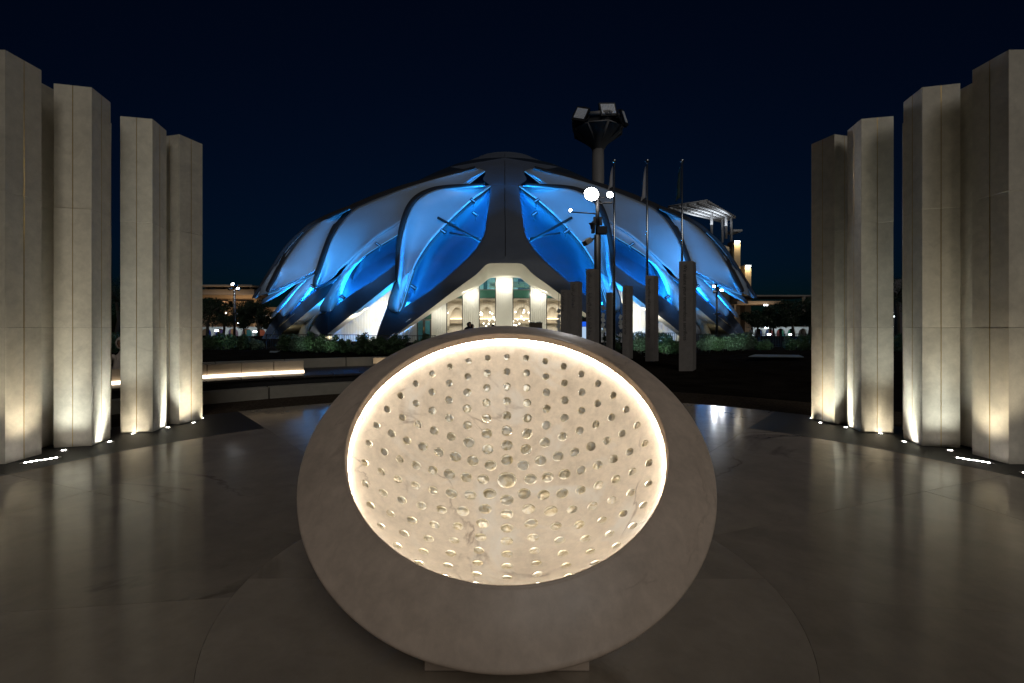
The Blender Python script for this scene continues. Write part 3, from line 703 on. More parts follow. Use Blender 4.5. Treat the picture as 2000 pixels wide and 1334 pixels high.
# arched niches in the hall: a ring of plaster standing in front of the back wall
for px in (951, 1019, 893, 1079):
    c = (px - CX) / F * (YF + 5.8); w = .92; mb = MB(); vs = []; fs = []; n = 24
    for i in range(n + 1):
        t = math.pi * i / n; vs += [(c - w * math.cos(t), YF + 5.8, 1.7 + 2.2 * math.sin(t)), (c - (w + .6) * math.cos(t), YF + 5.8, 1.7 + 2.6 * math.sin(t))]
    for i in range(n): fs.append((2 * i, 2 * i + 1, 2 * i + 3, 2 * i + 2))
    o = P(MB().add(vs, fs), 'arched_niche', M['room']); solid(o, .35, 0)
    P(MB().box(c - .95, c + .95, YF + 6.05, YF + 6.25, 2.5, 2.6), 'cove_light', M['led_warm'], o)
    P(MB().box(c - .95, c + .95, YF + 5.8, YF + 6.25, 2.0, 2.48), 'niche_shelf', plain('tan_shelf', (.45, .38, .29), .6), o)
area('hall_light', (0, YF + 3, fz(583) - .3), (0, YF + 3.4, 0), 800, 18, 2.5, (1, .92, .80))
area('upper_room_light', (0, YF + 2.6, 7.3), (0, YF + 2.8, 0), 260, 12, 2, (.85, 1, 1))
for px, zt, e in ((985, 7.0, 60), (919, 6.0, 48), (1051, 6.0, 48), (857, 4.0, 30), (1115, 4.0, 30)):
    area('panel_downlight', (fx(px), YF - 1.5, zt - .9), (fx(px), YF + .1, zt - 1.2), e * .8, 1.6, .2, (1, .98, .9), 130)
for px in (775, 1197): area('panel_downlight', (fx(px), YF - 1.2, 2.6), (fx(px), YF, 1), 40, 4, .3, (1, .96, .84), 150)
area('arch_floor_wash', (fx(985), YF - 2.2, .25), (fx(985), YF - 3.2, 9), 170, 12, 1.0, (1, .94, .78))
area('facade_fill', (fx(985), YF - 4, .2), (fx(985), YF, 3.2), 150, 14, .6, (1, .96, .84))  # added fill lamp, evenly brightens the front under the arch
# pendant chandeliers and chairs
M['bulb'] = emit('pendant_bulb', (1, .93, .8), 5)
for k, (px, nm) in enumerate(((951, 'left'), (1019, 'right'))):
    t = thing('chandelier', f'cluster of small glowing globe pendants in {nm} central ground floor window', 'chandelier', ((px - CX) / F * (YF + 3), YF + 3, fz(583) - .12), 0, 'pendant clusters in the hall')
    rr = random.Random(4 + k)
    MB().lathe([(0, 0), (.5, 0), (.5, .05), (0, .05)], 20).obj('ceiling_rose', M['frame'], t)
    for i in range(16):
        x, y, z = rr.uniform(-1, 1), rr.uniform(-.8, .8), (-rr.uniform(1.0, 2.3) if i < 10 else -2.45 - rr.uniform(0, .3))
        g_ = MB().sphere((x, y, z), .10).obj('globe', M['bulb'], t)
        MB().tube([(x, y, z + .1), (x, y, 0)], .008, 4).obj('cable', M['frame'], g_)
chair_mb = {}
def chair(x, y, z, rz, label):
    t = thing('lounge_chair', label, 'chair', (x, y, z), rz, 'chairs upstairs behind the glass')
    mat = M['room']
    bevel(MB().box(-.32, .32, -.3, .3, .36, .5).obj('seat', mat, t), .03); bevel(MB().box(-.33, .33, .24, .34, .5, .95).obj('backrest', mat, t), .04)
    for sx in (-1, 1):
        MB().box(sx * .3 - .035, sx * .3 + .035, -.3, .24, .5, .66).obj('armrest', mat, t)
        for sy in (-.26, .26): MB().tube([(sx * .28, sy, 0), (sx * .26, sy * .95, .36)], .02, 6).obj('leg', M['frame'], t)
zf = fz(566) + .01
for px, rz, lb in ((962, .3, 'pale lounge chair upstairs left of the central white panel'), (1008, 2.9, 'pale lounge chair upstairs just right of the central panel'), (1018, 3.5, 'middle pale lounge chair upstairs in front of the blue wall'), (1030, 2.7, 'pale lounge chair upstairs at the right end of blue wall')):
    chair(fx(px) * 1.02, YF + 1.4, zf, rz, lb)

# ------------------------------------------------------------------ lettered steles on the right
def shape_arabic(t):
    """joined presentation forms in visual order"""
    NJ = 'اأإآدذرزوؤةىء'; out = []
    base = lambda c: unicodedata.name(c)
    def form(c, f):
        try: return unicodedata.lookup(base(c) + ' ' + f + ' FORM')
        except KeyError: return c
    t = t.replace('لا', '\ue000').replace('لإ', '\ue001'); L = list(t)
    lig = {'\ue000': ('\ufefb', '\ufefc'), '\ue001': ('\ufef9', '\ufefa')}
    isl = lambda c: c in lig or ('\u0621' <= c <= '\u064a')
    for i, c in enumerate(L):
        if not isl(c): out.append(c); continue
        pv = i > 0 and isl(L[i - 1]) and L[i - 1] not in NJ and L[i - 1] not in lig and c != 'ء'
        nx = i + 1 < len(L) and isl(L[i + 1]) and L[i + 1] != 'ء' and c not in NJ and c not in lig
        if c in lig: out.append(lig[c][1 if pv else 0]); continue
        out.append(form(c, 'MEDIAL' if pv and nx else 'FINAL' if pv else 'INITIAL' if nx else 'ISOLATED'))
    return ''.join(reversed(out))
def text_mesh(txt, height, mat, max_len):
    cu = bpy.data.curves.new('lettering', 'FONT'); cu.body = txt; cu.size = height; cu.extrude = .002; cu.align_x = 'LEFT'; cu.align_y = 'CENTER'
    o = bpy.data.objects.new('tmp', cu); C.objects.link(o); bpy.context.view_layer.update()
    me = bpy.data.meshes.new_from_object(o.evaluated_get(bpy.context.evaluated_depsgraph_get())); me.name = 'lettering'
    bpy.data.objects.remove(o); me.materials.clear(); me.materials.append(mat)
    xs = [v.co.x for v in me.vertices]
    if xs:
        x0, x1 = min(xs), max(xs); k = min(1, max_len / max(.01, x1 - x0))
        for v in me.vertices: v.co.x = (v.co.x - x0) * k
    return me, (x1 - x0) * k if xs else 0
M['stele'] = plain('grey_stone_stele', (.20, .18, .165), .7, var=.12, scale=6, bumps=.15)
M['letter'] = plain('dark_cut_lettering', (.02, .02, .02), .7)
AR1 = 'إلى جنة الخلد يا شهداء الإنسانية ... لن ننساكم'; AR2 = 'شهداؤنا في قلوبنا'; AR3 = 'شهداؤنا فخر لنا'
ST = [(1095, 1107, 1115, 566, 24.0, AR3, .17, 'rearmost short stele at left end of the stele group, pale faded writing'),
      (1114, 1128, 1137, 550, 19.8, AR2, .15, 'dark stele with short column of script left of the lamp mast'),
      (1145, 1161, 1170, 525, 15.5, AR1, .15, 'brownish stele half hidden behind the black lamp mast, long script'),
      (1184, 1194, 1202, 571, 25.8, '', .1, 'plain dark stele just right of the lamp mast'),
      (1216, 1229, 1236, 558, 21.9, 'Our martyrs are our source of pride', .15, 'grey stele lettered with martyrs and pride, beside hanging plates'),
      (1261, 1277, 1286, 538, 18.0, 'Your sacrifices will be immortalised in history', .16, 'grey stele lettered Your sacrifices will be immortalised in history'),
      (1327, 1353, 1362, 509.6, 15.0, 'We salute your tremendous sacrifices', .17, 'tallest nearest stele lettered We salute your tremendous sacrifices')]
for (pa, pb_, pc, py, d, txt, th, lab) in ST:
    a = at(pa, CY, d); b_ = at(pb_, CY, d); H = EYE + (CY - py) / F * d; w = (b_ - a).x
    # rotate a square block so that its left face shows as pa..pb_ and its right side as pb_..pc
    c = at(pc, CY, d + .32); side = max(.28, w * .95); ang = math.atan2(.06, w)
    z0 = gz(b_.x, d) - .05
    t = thing('lettered_stele', lab, 'stele', (b_.x, d, z0), 0, 'stone steles on the dark lawn')
    e1 = Vector((-w, .05, 0)); cc = Vector((c.x - b_.x, side, 0)); hh = H - z0
    v = [Vector((0, 0, 0)), e1, e1 + cc, cc]; v += [p + Vector((0, 0, hh)) for p in v]
    body = MB().add(v, [(0, 1, 2, 3), (4, 7, 6, 5), (0, 4, 5, 1), (1, 5, 6, 2), (2, 6, 7, 3), (3, 7, 4, 0)]).obj('stone_block', M['stele'], t); bevel(body, .008)
    if txt:
        ar = any('\u0600' <= q <= '\u06ff' for q in txt)
        me, ln = text_mesh(shape_arabic(txt) if ar else txt, th, M['letter'], hh * (.68 if len(txt) > 20 else .38))
        o = link('lettering', me, t); o['kind'] = 'stuff'
        ax = e1.normalized(); nrm = Vector((-.05, -w, 0)).normalized()
        pos = e1 * .55 + nrm * .004 + Vector((0, 0, hh - .12))
        # letters run downwards, tops to the right; script reads from the bottom of the string, so it is turned over end for end by its own order
        o.matrix_basis = Matrix.Translation(pos) @ Matrix((Vector((0, 0, -1)), -ax, nrm)).transposed().to_4x4()
# ------------------------------------------------------------------ hanging plate sculptures
M['plate'] = plain('pale_hanging_plate', (.50, .50, .48), .5, var=.1)
for k, (px, d, ys, nm) in enumerate(((1091, 34, (607, 618, 628, 637, 646), 'left of all steles'), (1112, 33, (612, 619, 627, 646), 'between the two short steles'), (1178, 32, (601, 616, 625, 635, 648, 662), 'right of the lamp mast'), (1212, 33, (619, 629, 638, 654, 664), 'left of the martyrs stele'))):
    p0 = at(px, CY, d); t = thing('hanging_plates', f'string of tilted grey plates on thin wire {nm}', 'sculpture', (p0.x, d, 0), 0, 'strings of tilted plates')
    MB().tube([(0, 0, 0), (0, 0, 4.2)], .012, 6).obj('wire', M['steel'], t)
    rr = random.Random(k)
    for y in ys:
        z = EYE + (CY - y) / F * d; q = MB().box(-.13, .13, -.012, .012, -.16, .16).obj('plate', M['plate'], t, (rr.uniform(-.03, .03), -.02, z))
        q.rotation_euler = (rr.uniform(-.2, .2), rr.choice([-.45, .5, .35]), rr.uniform(-.5, .5))
# ------------------------------------------------------------------ black lamp mast with floodlights
def cyl(p0, p1, r0, r1=None, n=14): return MB().tube([p0, p1], [r0, r0 if r1 is None else r1], n)
d = 16; mx = at(1167, CY, d).x; t = thing('lamp_mast', 'black steel mast with bright floodlights beside the steles', 'lamp mast', (mx, d, gz(mx, d)))
zz = lambda py, dd=d: EYE + (CY - py) / F * dd
cyl((0, 0, 0), (0, 0, zz(466)), .125, .118).obj('pole', M['steel'], t)
cyl((0, 0, zz(466)), (0, 0, zz(392)), .075, .06).obj('upper_pole', M['steel'], t)
MB().box(-.02, .32, -.12, .12, zz(464), zz(450)).obj('control_box', M['steel'], t)
MB().box(-.2, -.1, -.1, .1, zz(462), zz(440)).obj('junction_box', M['steel'], t)
MB().box(-.15, .16, -.02, .02, zz(447), zz(430)).obj('bracket_plate', M['steel'], t)
def flood(px, py, r, e, name, tilt, lit=True, dd=d):
    c = at(px, py, dd) - Vector((mx, d, gz(mx, d))); R = Matrix.Rotation(tilt, 4, 'X')
    h = MB().lathe([(0, .16), (r * .5, .15), (r * .9, .05), (r, 0), (r, -.04), (r * .93, -.04)], 24)
    M4 = Matrix.Translation(c) @ Matrix.Rotation(R_(90), 4, 'X') @ Matrix.Rotation(math.pi, 4, 'Y'); M4 = Matrix.Translation(c) @ Matrix.Rotation(R_(-90 + tilt), 4, 'X')
    h.v = [tuple(M4 @ Vector(p)) for p in h.v]; ho = h.obj(name, M['steel'], t)
    ln = MB().lathe([(0, -.02), (r * .92, -.03)], 24); ln.v = [tuple(M4 @ Vector(p)) for p in ln.v]; ln.obj('lens', M['flare_lamp'] if lit else M['steel'], ho)
    MB().tube([c + Vector((0, .12, -.02)), Vector((0, 0, c.z - .12))], .022, 8).obj('arm', M['steel'], ho)
    if e: point('floodlight', c + Vector((0, -.25, -.03)), e, (1, .96, .92), .12, t)
M['flare_lamp'] = emit('floodlight_lens', (1, .97, .93), 60)
flood(1155, 380, .27, 60, 'floodlight_head', -12)
flood(1191, 381, .12, 12, 'side_lamp_head', -8)
flood(1114, 411, .05, 0, 'small_lamp_head', 10)
# camera turned down-left and horn speaker
q = MB().box(-.14, .14, -.14, .14, -.09, .09).obj('camera_housing', M['kerb'], t, tuple(at(1147, 472, d) - Vector((mx, d, gz(mx, d))))); q.rotation_euler = (0, R_(-35), R_(20)); bevel(q, .02)
MB().tube([at(1150, 470, d) - Vector((mx, d, gz(mx, d))), (0, 0, zz(470))], .03, 8).obj('camera_arm', M['steel'], t)
MB().lathe([(.05, -.12), (.07, .02), (.12, .08), (.11, .085)], 16, (-.2, -.05, zz(448))).obj('horn_speaker', M['steel'], t)
q = MB().box(-.16, .16, -.05, .05, -.02, .02).obj('antenna', M['steel'], t, tuple(at(1188, 396, d) - Vector((mx, d, gz(mx, d)))))
MB().tube([at(1188, 396, d) - Vector((mx, d, gz(mx, d))), (0, 0, zz(405))], .016, 6).obj('antenna_arm', M['steel'], t)
# ------------------------------------------------------------------ flagpoles with limp flags
M['flag_white'] = plain('pale_flag', (.42, .42, .45), .8, var=.1); M['flag_dark'] = plain('dark_flag', (.02, .045, .04), .8, var=.3)
def flagpole(px, d, ytop, lab, fl=None):
    p = at(px, CY, d); z0 = gz(p.x, d); H = EYE + (CY - ytop) / F * d - z0
    t = thing('flagpole', lab, 'flagpole', (p.x, d, z0 - .02), 0, 'flagpoles behind the steles')
    MB().tube([(0, 0, 0), (0, 0, H * .5), (0, 0, H)], [.075, .062, .045], 12).obj('pole', M['chrome'], t)
    MB().lathe([(.16, 0), (.16, .05), (.09, .08)], 20).obj('base_flange', M['chrome'], t)
    MB().sphere((0, 0, H + .06), .11, 14, 10).obj('finial', M['chrome'], t)
    if fl:
        n = 24; k = 12; vs = []; fs = []; mat, dx, L = fl
        for i in range(n + 1):
            v_ = i / n
            for j in range(k + 1):
                u = j / k; w = .02 + (.34 * v_ ** .8) * u
                vs.append((math.copysign(.07 + w * (1 - .25 * math.sin(6 * u + 3 * v_)), dx), .09 * math.sin(9 * u + 2.5 * v_) * u, H - .25 - L * v_ - .25 * u * v_))
        for i in range(n):
            for j in range(k): fs.append((i * (k + 1) + j, i * (k + 1) + j + 1, (i + 1) * (k + 1) + j + 1, (i + 1) * (k + 1) + j))
        f = MB().add(vs, fs, True).obj('flag', mat, t); solid(f, .008)
flagpole(1199.5, 25, 316, 'slim steel flagpole nearest the lamp mast with narrow pale flag', (M['flag_white'], -1, 1.1))
flagpole(1264, 25, 316, 'middle steel flagpole with pale limp flag', (M['flag_white'], -1, 1.7))
flagpole(1332, 25, 316, 'right steel flagpole with dark limp flag behind the tallest stele', (M['flag_dark'], -1, 1.7))
# ------------------------------------------------------------------ unlit stadium light tower behind the pavilion
d = 112; p = at(1168, CY, d); t = thing('light_tower', 'tall unlit floodlight tower with polygonal platform behind the pavilion', 'light tower', (p.x, d, gz(p.x, d)))
M['tower'] = plain('tower_steel', (.22, .21, .205), .6, .2, var=.1)
z = lambda py: EYE + (CY - py) / F * d - gz(p.x, d)
cyl((0, 0, 0), (0, 0, z(262)), 1.7, 1.4, 20).obj('shaft', M['tower'], t)
def poly(r, n, zz_, a0=.2): return [Vector((r * math.cos(a0 + 2 * math.pi * i / n), r * math.sin(a0 + 2 * math.pi * i / n), zz_)) for i in range(n)]
up, lo = poly(6.3, 8, z(243)), poly(5.2, 8, z(284)); dn = poly(6.2, 8, z(257))
for i in range(8):
    MB().tube([up[i], up[(i + 1) % 8]], .62, 4).obj('upper_ring_beam', M['tower'], t)
    MB().tube([dn[i], dn[(i + 1) % 8]], .2, 6).obj('lower_ring_beam', M['tower'], t)
    MB().tube([dn[i], (0, 0, z(292))], .3, 6).obj('platform_spoke', M['tower'], t)
for i in range(8):
    MB().add([up[i] * 1, up[(i + 1) % 8] * 1, dn[(i + 1) % 8], dn[i]], [(0, 1, 2, 3)]).obj('platform_side_panel', M['steel'], t)
MB().lathe([(1.3, z(296)), (2.2, z(284)), (6.0, z(258))], 8).obj('flared_support', M['tower'], t)
MB().lathe([(0.05, z(246)), (5.8, z(246))], 8).obj('platform_floor', M['steel'], t)
M['led_off'] = plain('unlit_led_array', (.85, .87, .9), .3, var=.05)
for px, py, w, h, rz, ry in ((1134, 221, 2.7, 2.6, -.5, .35), (1188, 212, 3.4, 2.6, .15, -.08), (1221, 228, 1.2, 2.8, .95, -.25)):
    c = at(px, py, d - 6) - Vector((p.x, d, gz(p.x, d)))
    R = Matrix.Translation(c) @ Matrix.Rotation(rz, 4, 'Z') @ Matrix.Rotation(ry, 4, 'Y') @ Matrix.Rotation(-.25, 4, 'X')
    hd = MB().box(-w / 2 - .3, w / 2 + .3, .1, .6, -h / 2 - .5, h / 2 + .4, R).obj('flood_head', M['steel'], t)
    for i in range(9):
        for j in range(7):
            x0 = -w / 2 + w * i / 9; z0 = -h / 2 + h * j / 7
            if i == 0 and j == 0: mb = MB()
            mb.box(x0 + .03, x0 + w / 9 - .03, 0, .12, z0 + .03, z0 + h / 7 - .03, R)
    MB().tube([R @ Vector((2.0 * math.cos(q_ * .3142), .75, 2.1 * math.sin(q_ * .3142))) for q_ in range(21)], .16, 6).obj('guard_hoop', M['steel'], hd)
    mb.obj('led_cells', M['led_off'], hd)['kind'] = 'stuff'
    MB().tube([R @ Vector((0, .5, -h / 2)), Vector((c.x * .85, c.y * .5, z(243)))], .18, 6).obj('mount', M['tower'], hd)

# ------------------------------------------------------------------ planting: shrubs, trees, railing, path
def leafmat(name, c):
    m, nt, b = newmat(name); oi = nt.nodes.new('ShaderNodeNewGeometry')
    r = ramp(nt, [(0, tuple(x * .55 for x in c)), (.6, c), (1, tuple(min(1, x * 1.6) for x in c))])
    nt.links.new(oi.outputs['Random Per Island'], r.inputs[0]); nt.links.new(r.outputs[0], b.inputs['Base Color'])
    b.inputs['Roughness'].default_value = .5
    t = nt.nodes.new('ShaderNodeBsdfTranslucent'); nt.links.new(r.outputs[0], t.inputs[0]); x = nt.nodes.new('ShaderNodeMixShader'); x.inputs[0].default_value = .25
    nt.links.new(b.outputs[0], x.inputs[1]); nt.links.new(t.outputs[0], x.inputs[2]); nt.links.new(x.outputs[0], nt.nodes['Material Output'].inputs[0]); return m
M['leaf'] = leafmat('shrub_leaf', (.055, .10, .045)); M['leaf_pale'] = leafmat('grey_green_leaf', (.10, .15, .10)); M['leaf_dark'] = leafmat('tree_leaf', (.035, .055, .028))
M['bark'] = plain('bark', (.07, .055, .04), .9, var=.3, scale=8, bumps=.5)
def leaves(n, clumps, size, rng, long=1.6):
    """n small two-sided leaf faces scattered in (centre, radius, squash) clumps"""
    cs = np.array([c for c, r, q in clumps]); rs = np.array([r for c, r, q in clumps]); qs = np.array([q for c, r, q in clumps])
    k = rng.choice(len(clumps), n, p=rs ** 2 / (rs ** 2).sum())
    d = rng.normal(size=(n, 3)); d /= np.linalg.norm(d, axis=1)[:, None]
    rad = rs[k] * rng.uniform(.35, 1.06, n) ** .55
    p = cs[k] + d * rad[:, None] * np.stack([np.ones(n), np.ones(n), qs[k]], 1)
    a = rng.normal(size=(n, 3)); a /= np.linalg.norm(a, axis=1)[:, None]
    b = np.cross(a, rng.normal(size=(n, 3))); b /= np.linalg.norm(b, axis=1)[:, None]
    s = size * rng.uniform(.6, 1.3, n)[:, None]
    v = np.concatenate([p - a * s * long, p + b * s * .5, p + a * s * long, p - b * s * .5], 1).reshape(-1, 3)
    return v, np.arange(4 * n).reshape(-1, 4)
def leafmesh(name, v, f, mat):
    me = bpy.data.meshes.new(name); me.from_pydata(v.tolist(), [], f.tolist()); me.materials.append(mat); return me
def shrub(px, d, h, w, lab, mat='leaf', n=900, seed=0, size=.045, tall=False):
    p = at(px, CY, d); rng = np.random.default_rng(seed + 100); z0 = gz(p.x, d)
    t = thing('shrub', lab, 'shrub', (p.x, d, z0), 0, 'shrubs along the railing')
    cl = [((rng.uniform(-w, w) * .6, rng.uniform(-.3, .3), h * rng.uniform(.2, .88)), rng.uniform(.17, .30) * max(h, w) * .8, 1.0) for _ in range(13)]
    cl.append(((0, 0, h * .35), w * .7, .6))
    v, f = leaves(n, cl, size, rng, 1.7 if not tall else 3.0); link('foliage', leafmesh('foliage', v, f, M[mat]), t)
    for i in range(4):
        c = cl[i][0]; MB().tube([(c[0] * .1, c[1] * .1, -.02), (c[0] * .6, c[1] * .6, c[2] * .55), c], [.022, .016, .008], 6).obj('stem', M['bark'], t)
    return t
SH = [(405, 40, 1.15, 1.0, 'dark bushy shrub left of the slim bollard light, beside the innermost left column', 'leaf'),
      (436, 39, 1.25, 1.1, 'dark green shrub right of the slim bollard light', 'leaf'),
      (468, 41, 1.1, 1.0, 'low shrub beneath the left street lamp', 'leaf'),
      (497, 42, 1.0, 1.0, 'thin grey green shrub right of left street lamp', 'leaf_pale'),
      (560, 38, 1.25, 1.0, 'round dark shrub at left start of the railing', 'leaf'),
      (583, 37, 1.2, .9, 'pale lit shrub beneath the cream pillar', 'leaf_pale'),
      (618, 37, 1.3, 1.0, 'dark shrub between the two lit shrubs on left', 'leaf'),
      (645, 37, 1.25, 1.0, 'shrub lit green from below in front of left cream wall', 'leaf'),
      (672, 38, .95, .8, 'low dark shrub before the left cream wall, left of the railing gap', 'leaf'),
      (708, 36, 1.4, 1.1, 'dark leafy shrub silhouetted on the left cream wall', 'leaf'),
      (733, 36, 1.3, .9, 'dark leafy shrub touching the left front leg', 'leaf'),
      (757, 36, 1.15, .9, 'low shrub right at the foot of the left front leg', 'leaf'),
      (778, 36, 1.25, .9, 'dark shrub just right of the left front leg foot', 'leaf'),
      (824, 36, 1.2, .7, 'spiky shrub below the teal entrance door, above the bowl rim', 'leaf'),
      (1196, 36, 1.1, .8, 'dark shrub behind plain stele at right of mast', 'leaf'),
      (1249, 37, 1.45, .9, 'shrub lit from below left of the immortalised stele', 'leaf_pale'),
      (1297, 37, 1.35, .9, 'green lit shrub right of the immortalised stele', 'leaf'),
      (1318, 37, 1.1, .8, 'green shrub just left of the tallest stele', 'leaf'),
      (1378, 38, 1.2, .9, 'grey green shrub right of the tallest stele', 'leaf_pale'),
      (1400, 38, 1.15, .9, 'leafy shrub at the foot of right street lamp', 'leaf'),
      (1425, 38, 1.2, 1.0, 'pale grassy shrub right of the right street lamp', 'leaf_pale'),
      (1450, 38, 1.3, 1.0, 'tall pale grassy shrub under the right wing tips', 'leaf_pale'),
      (1490, 41, .8, 1.0, 'low dark shrub beside the pale path on right', 'leaf'),
      (1552, 39, 1.0, 1.1, 'dark green shrub beside the innermost right column', 'leaf'),
      (1577, 40, 1.1, .9, 'dark green shrub partly behind innermost right column', 'leaf'),
      (1748, 40, 1.2, 1.3, 'dark shrub seen in the gap between right columns', 'leaf'),
      (228, 38, 1.3, 1.3, 'dark shrub behind the seated person between left columns', 'leaf')]
for i, (px, d, h, w, lab, mt) in enumerate(SH): shrub(px, d * .74, h * .92, w * .85, lab, mt, 2200, i, .055)
def tree(px, d, h, r, lab, seed, n=4200, mat='leaf_dark'):
    p = at(px, CY, d); z0 = gz(p.x, d); rng = np.random.default_rng(seed + 500)
    t = thing('tree', lab, 'tree', (p.x, d, z0 - .05), 0, 'background trees')
    tr = [(0, 0, 0), (.1 * r * rng.uniform(-1, 1), 0, h * .25), (.18 * r * rng.uniform(-1, 1), .1, h * .5)]
    tk = MB().tube(tr, [.035 * h, .028 * h, .02 * h], 8); cl = []
    for i in range(14):
        a = rng.uniform(0, 6.28); q = r * rng.uniform(.2, .95); c = (q * math.cos(a), q * math.sin(a), h * rng.uniform(.38, .92)); cl.append((c, r * rng.uniform(.28, .46), .8))
        tk.tube([tr[2], ((tr[2][0] + c[0]) / 2, c[1] / 2, (tr[2][2] + c[2]) / 2 + .1 * h * rng.uniform(-.3, .6)), c], [.015 * h, .01 * h, .004 * h], 6)
    tk.obj('trunk', M['bark'], t)
    v, f = leaves(n, cl, .16 * d / 90, rng, 1.2); link('crown', leafmesh('crown', v, f, M[mat]), t)
for i, a in enumerate([(405, 80, 8.0, 3.4, 'dark tree left of left street lamp beside the columns'), (435, 92, 8.2, 3.2, 'dark tree just left of the left street lamp'), (478, 88, 5.6, 2.6, 'lower tree directly right of left street lamp'), (505, 84, 6.6, 3.2, 'dark tree beneath the left wing tips'), (527, 96, 5.6, 2.4, 'small tree between the left leg and wing tip'),
                       (1478, 88, 5.4, 2.6, 'dark tree under the right wing tips'), (1512, 92, 6.4, 3.0, 'dark tree left of the tallest right background tree'), (1550, 86, 8.0, 3.6, 'tall dark tree left of innermost right column'), (1580, 90, 8.6, 3.4, 'dark tree touching the innermost right column'), (1600, 84, 6.5, 3, 'dark tree behind the innermost right column'),
                       (1752, 70, 12, 4.6, 'tall dark tree in the gap between right columns'), (228, 70, 11, 4.4, 'tall dark tree in the gap between left columns'), (618, 104, 5, 2.2, 'small tree seen under the left second leg'), (1335, 104, 5, 2.2, 'small tree seen under the right second leg')]):
    tree(*a[:4], a[4], i)
# small ground spotlights in the planting
M['lamp_green'] = emit('garden_spot', (.8, 1, .9), 12)
for k, (px, d, e, lab) in enumerate(((641, 26.2, 9, 'left planting, below green lit shrub'), (590, 26.2, 6, 'left planting, below pale lit shrub'), (1252, 26.2, 9, 'right planting, left of the immortalised stele'), (1303, 26.2, 10, 'right planting, right of the immortalised stele'), (1412, 26.8, 13, 'right planting, near the right street lamp'), (1448, 26.8, 13, 'right planting, under wing tips'), (1386, 26.8, 9, 'right planting, beside the tallest stele'), (436, 27.4, 7, 'left planting, near the left street lamp'), (1507, 28.5, 7, 'right planting, beside the pale path'), (1556, 27.3, 6, 'right planting, beside the innermost right column'))):
    p = at(px, CY, d); t = thing('garden_spotlight', f'tiny garden spotlight in {lab}', 'light', (p.x, d, gz(p.x, d)), 0, 'garden spotlights')
    MB().tube([(0, 0, 0), (0, 0, .12)], .015, 6).obj('stake', M['steel'], t); MB().lathe([(0, .1), (.04, .1), (.05, .2), (.045, .2)], 12).obj('head', M['steel'], t)
    MB().lathe([(0, .19), (.044, .19)], 12).obj('lens', M['lamp_green'], t)
    spot('garden_beam', (0, 0, .22), (0, 1.2, 1.0), e * 4.5, 120, (.75, 1, .82), 1, .04, t)
# railing
def railing(px0, px1, d0, d1, lab):
    a, b_ = at(px0, CY, d0), at(px1, CY, d1); a.z = gz(a.x, a.y); b_.z = gz(b_.x, b_.y); L = (b_ - a).length; ang = math.atan2(b_.y - a.y, b_.x - a.x)
    t = thing('picket_railing', lab, 'railing', a, ang, 'thin dark picket railings')
    for z in (.12, 1.02): MB().box(0, L, -.02, .02, z, z + .04).obj('rail', M['steel'], t)
    k = int(L / 1.8)
    for i in range(k + 1): MB().box(L * i / k - .025, L * i / k + .025, -.03, .03, -.05, 1.08).obj('post', M['steel'], t)
    mb = MB(); n = int(L / .13)
    for i in range(n): x = L * (i + .5) / n; mb.box(x - .009, x + .009, -.009, .009, .16, 1.02)
    mb.obj('pickets', M['steel'], t)['kind'] = 'stuff'
railing(520, 700, 32, 31, 'thin dark railing left of the left front leg'); railing(700, 850, 31, 30.6, 'thin dark railing below the left entrance door')
railing(1180, 1330, 30.6, 31, 'thin dark railing behind the steles'); railing(1335, 1580, 31, 32.5, 'thin dark railing right of the tallest stele')
# pale paths beyond the lawn
M['path'] = plain('pale_paving', (.13, .15, .15), .8, var=.1)
for pts_, nm in (([(470, 689.5), (540, 688), (548, 685), (490, 686)], 'left'), ([(1462, 696), (1570, 697), (1560, 693), (1475, 692)], 'right')):
    v = []
    for (x, y) in pts_:
        g_ = gnd(x, y, .10); v.append(g_)
    o = MB().add([p + Vector((0, 0, dz)) for dz in (-.03, 0) for p in v], [(0, 1, 2, 3), (4, 7, 6, 5), (0, 4, 5, 1), (1, 5, 6, 2), (2, 6, 7, 3), (3, 7, 4, 0)]).obj('paved_path', M['path']); tag(o, None, None, kind='structure')
# slim bollard light
p = at(412, CY, 31); t = thing('bollard_light', 'slim pale bollard light in front of dark shrubs on left', 'bollard', (p.x, 31, gz(p.x, 31)))
MB().lathe([(.07, 0), (.07, .78), (.0, .78)], 14).obj('post', M['plate'], t); MB().lathe([(.085, .80), (.085, .86), (0, .86)], 14).obj('cap', M['plate'], t); MB().lathe([(.06, .78), (.06, .80)], 14).obj('light_band', M['lamp_cool'], t)
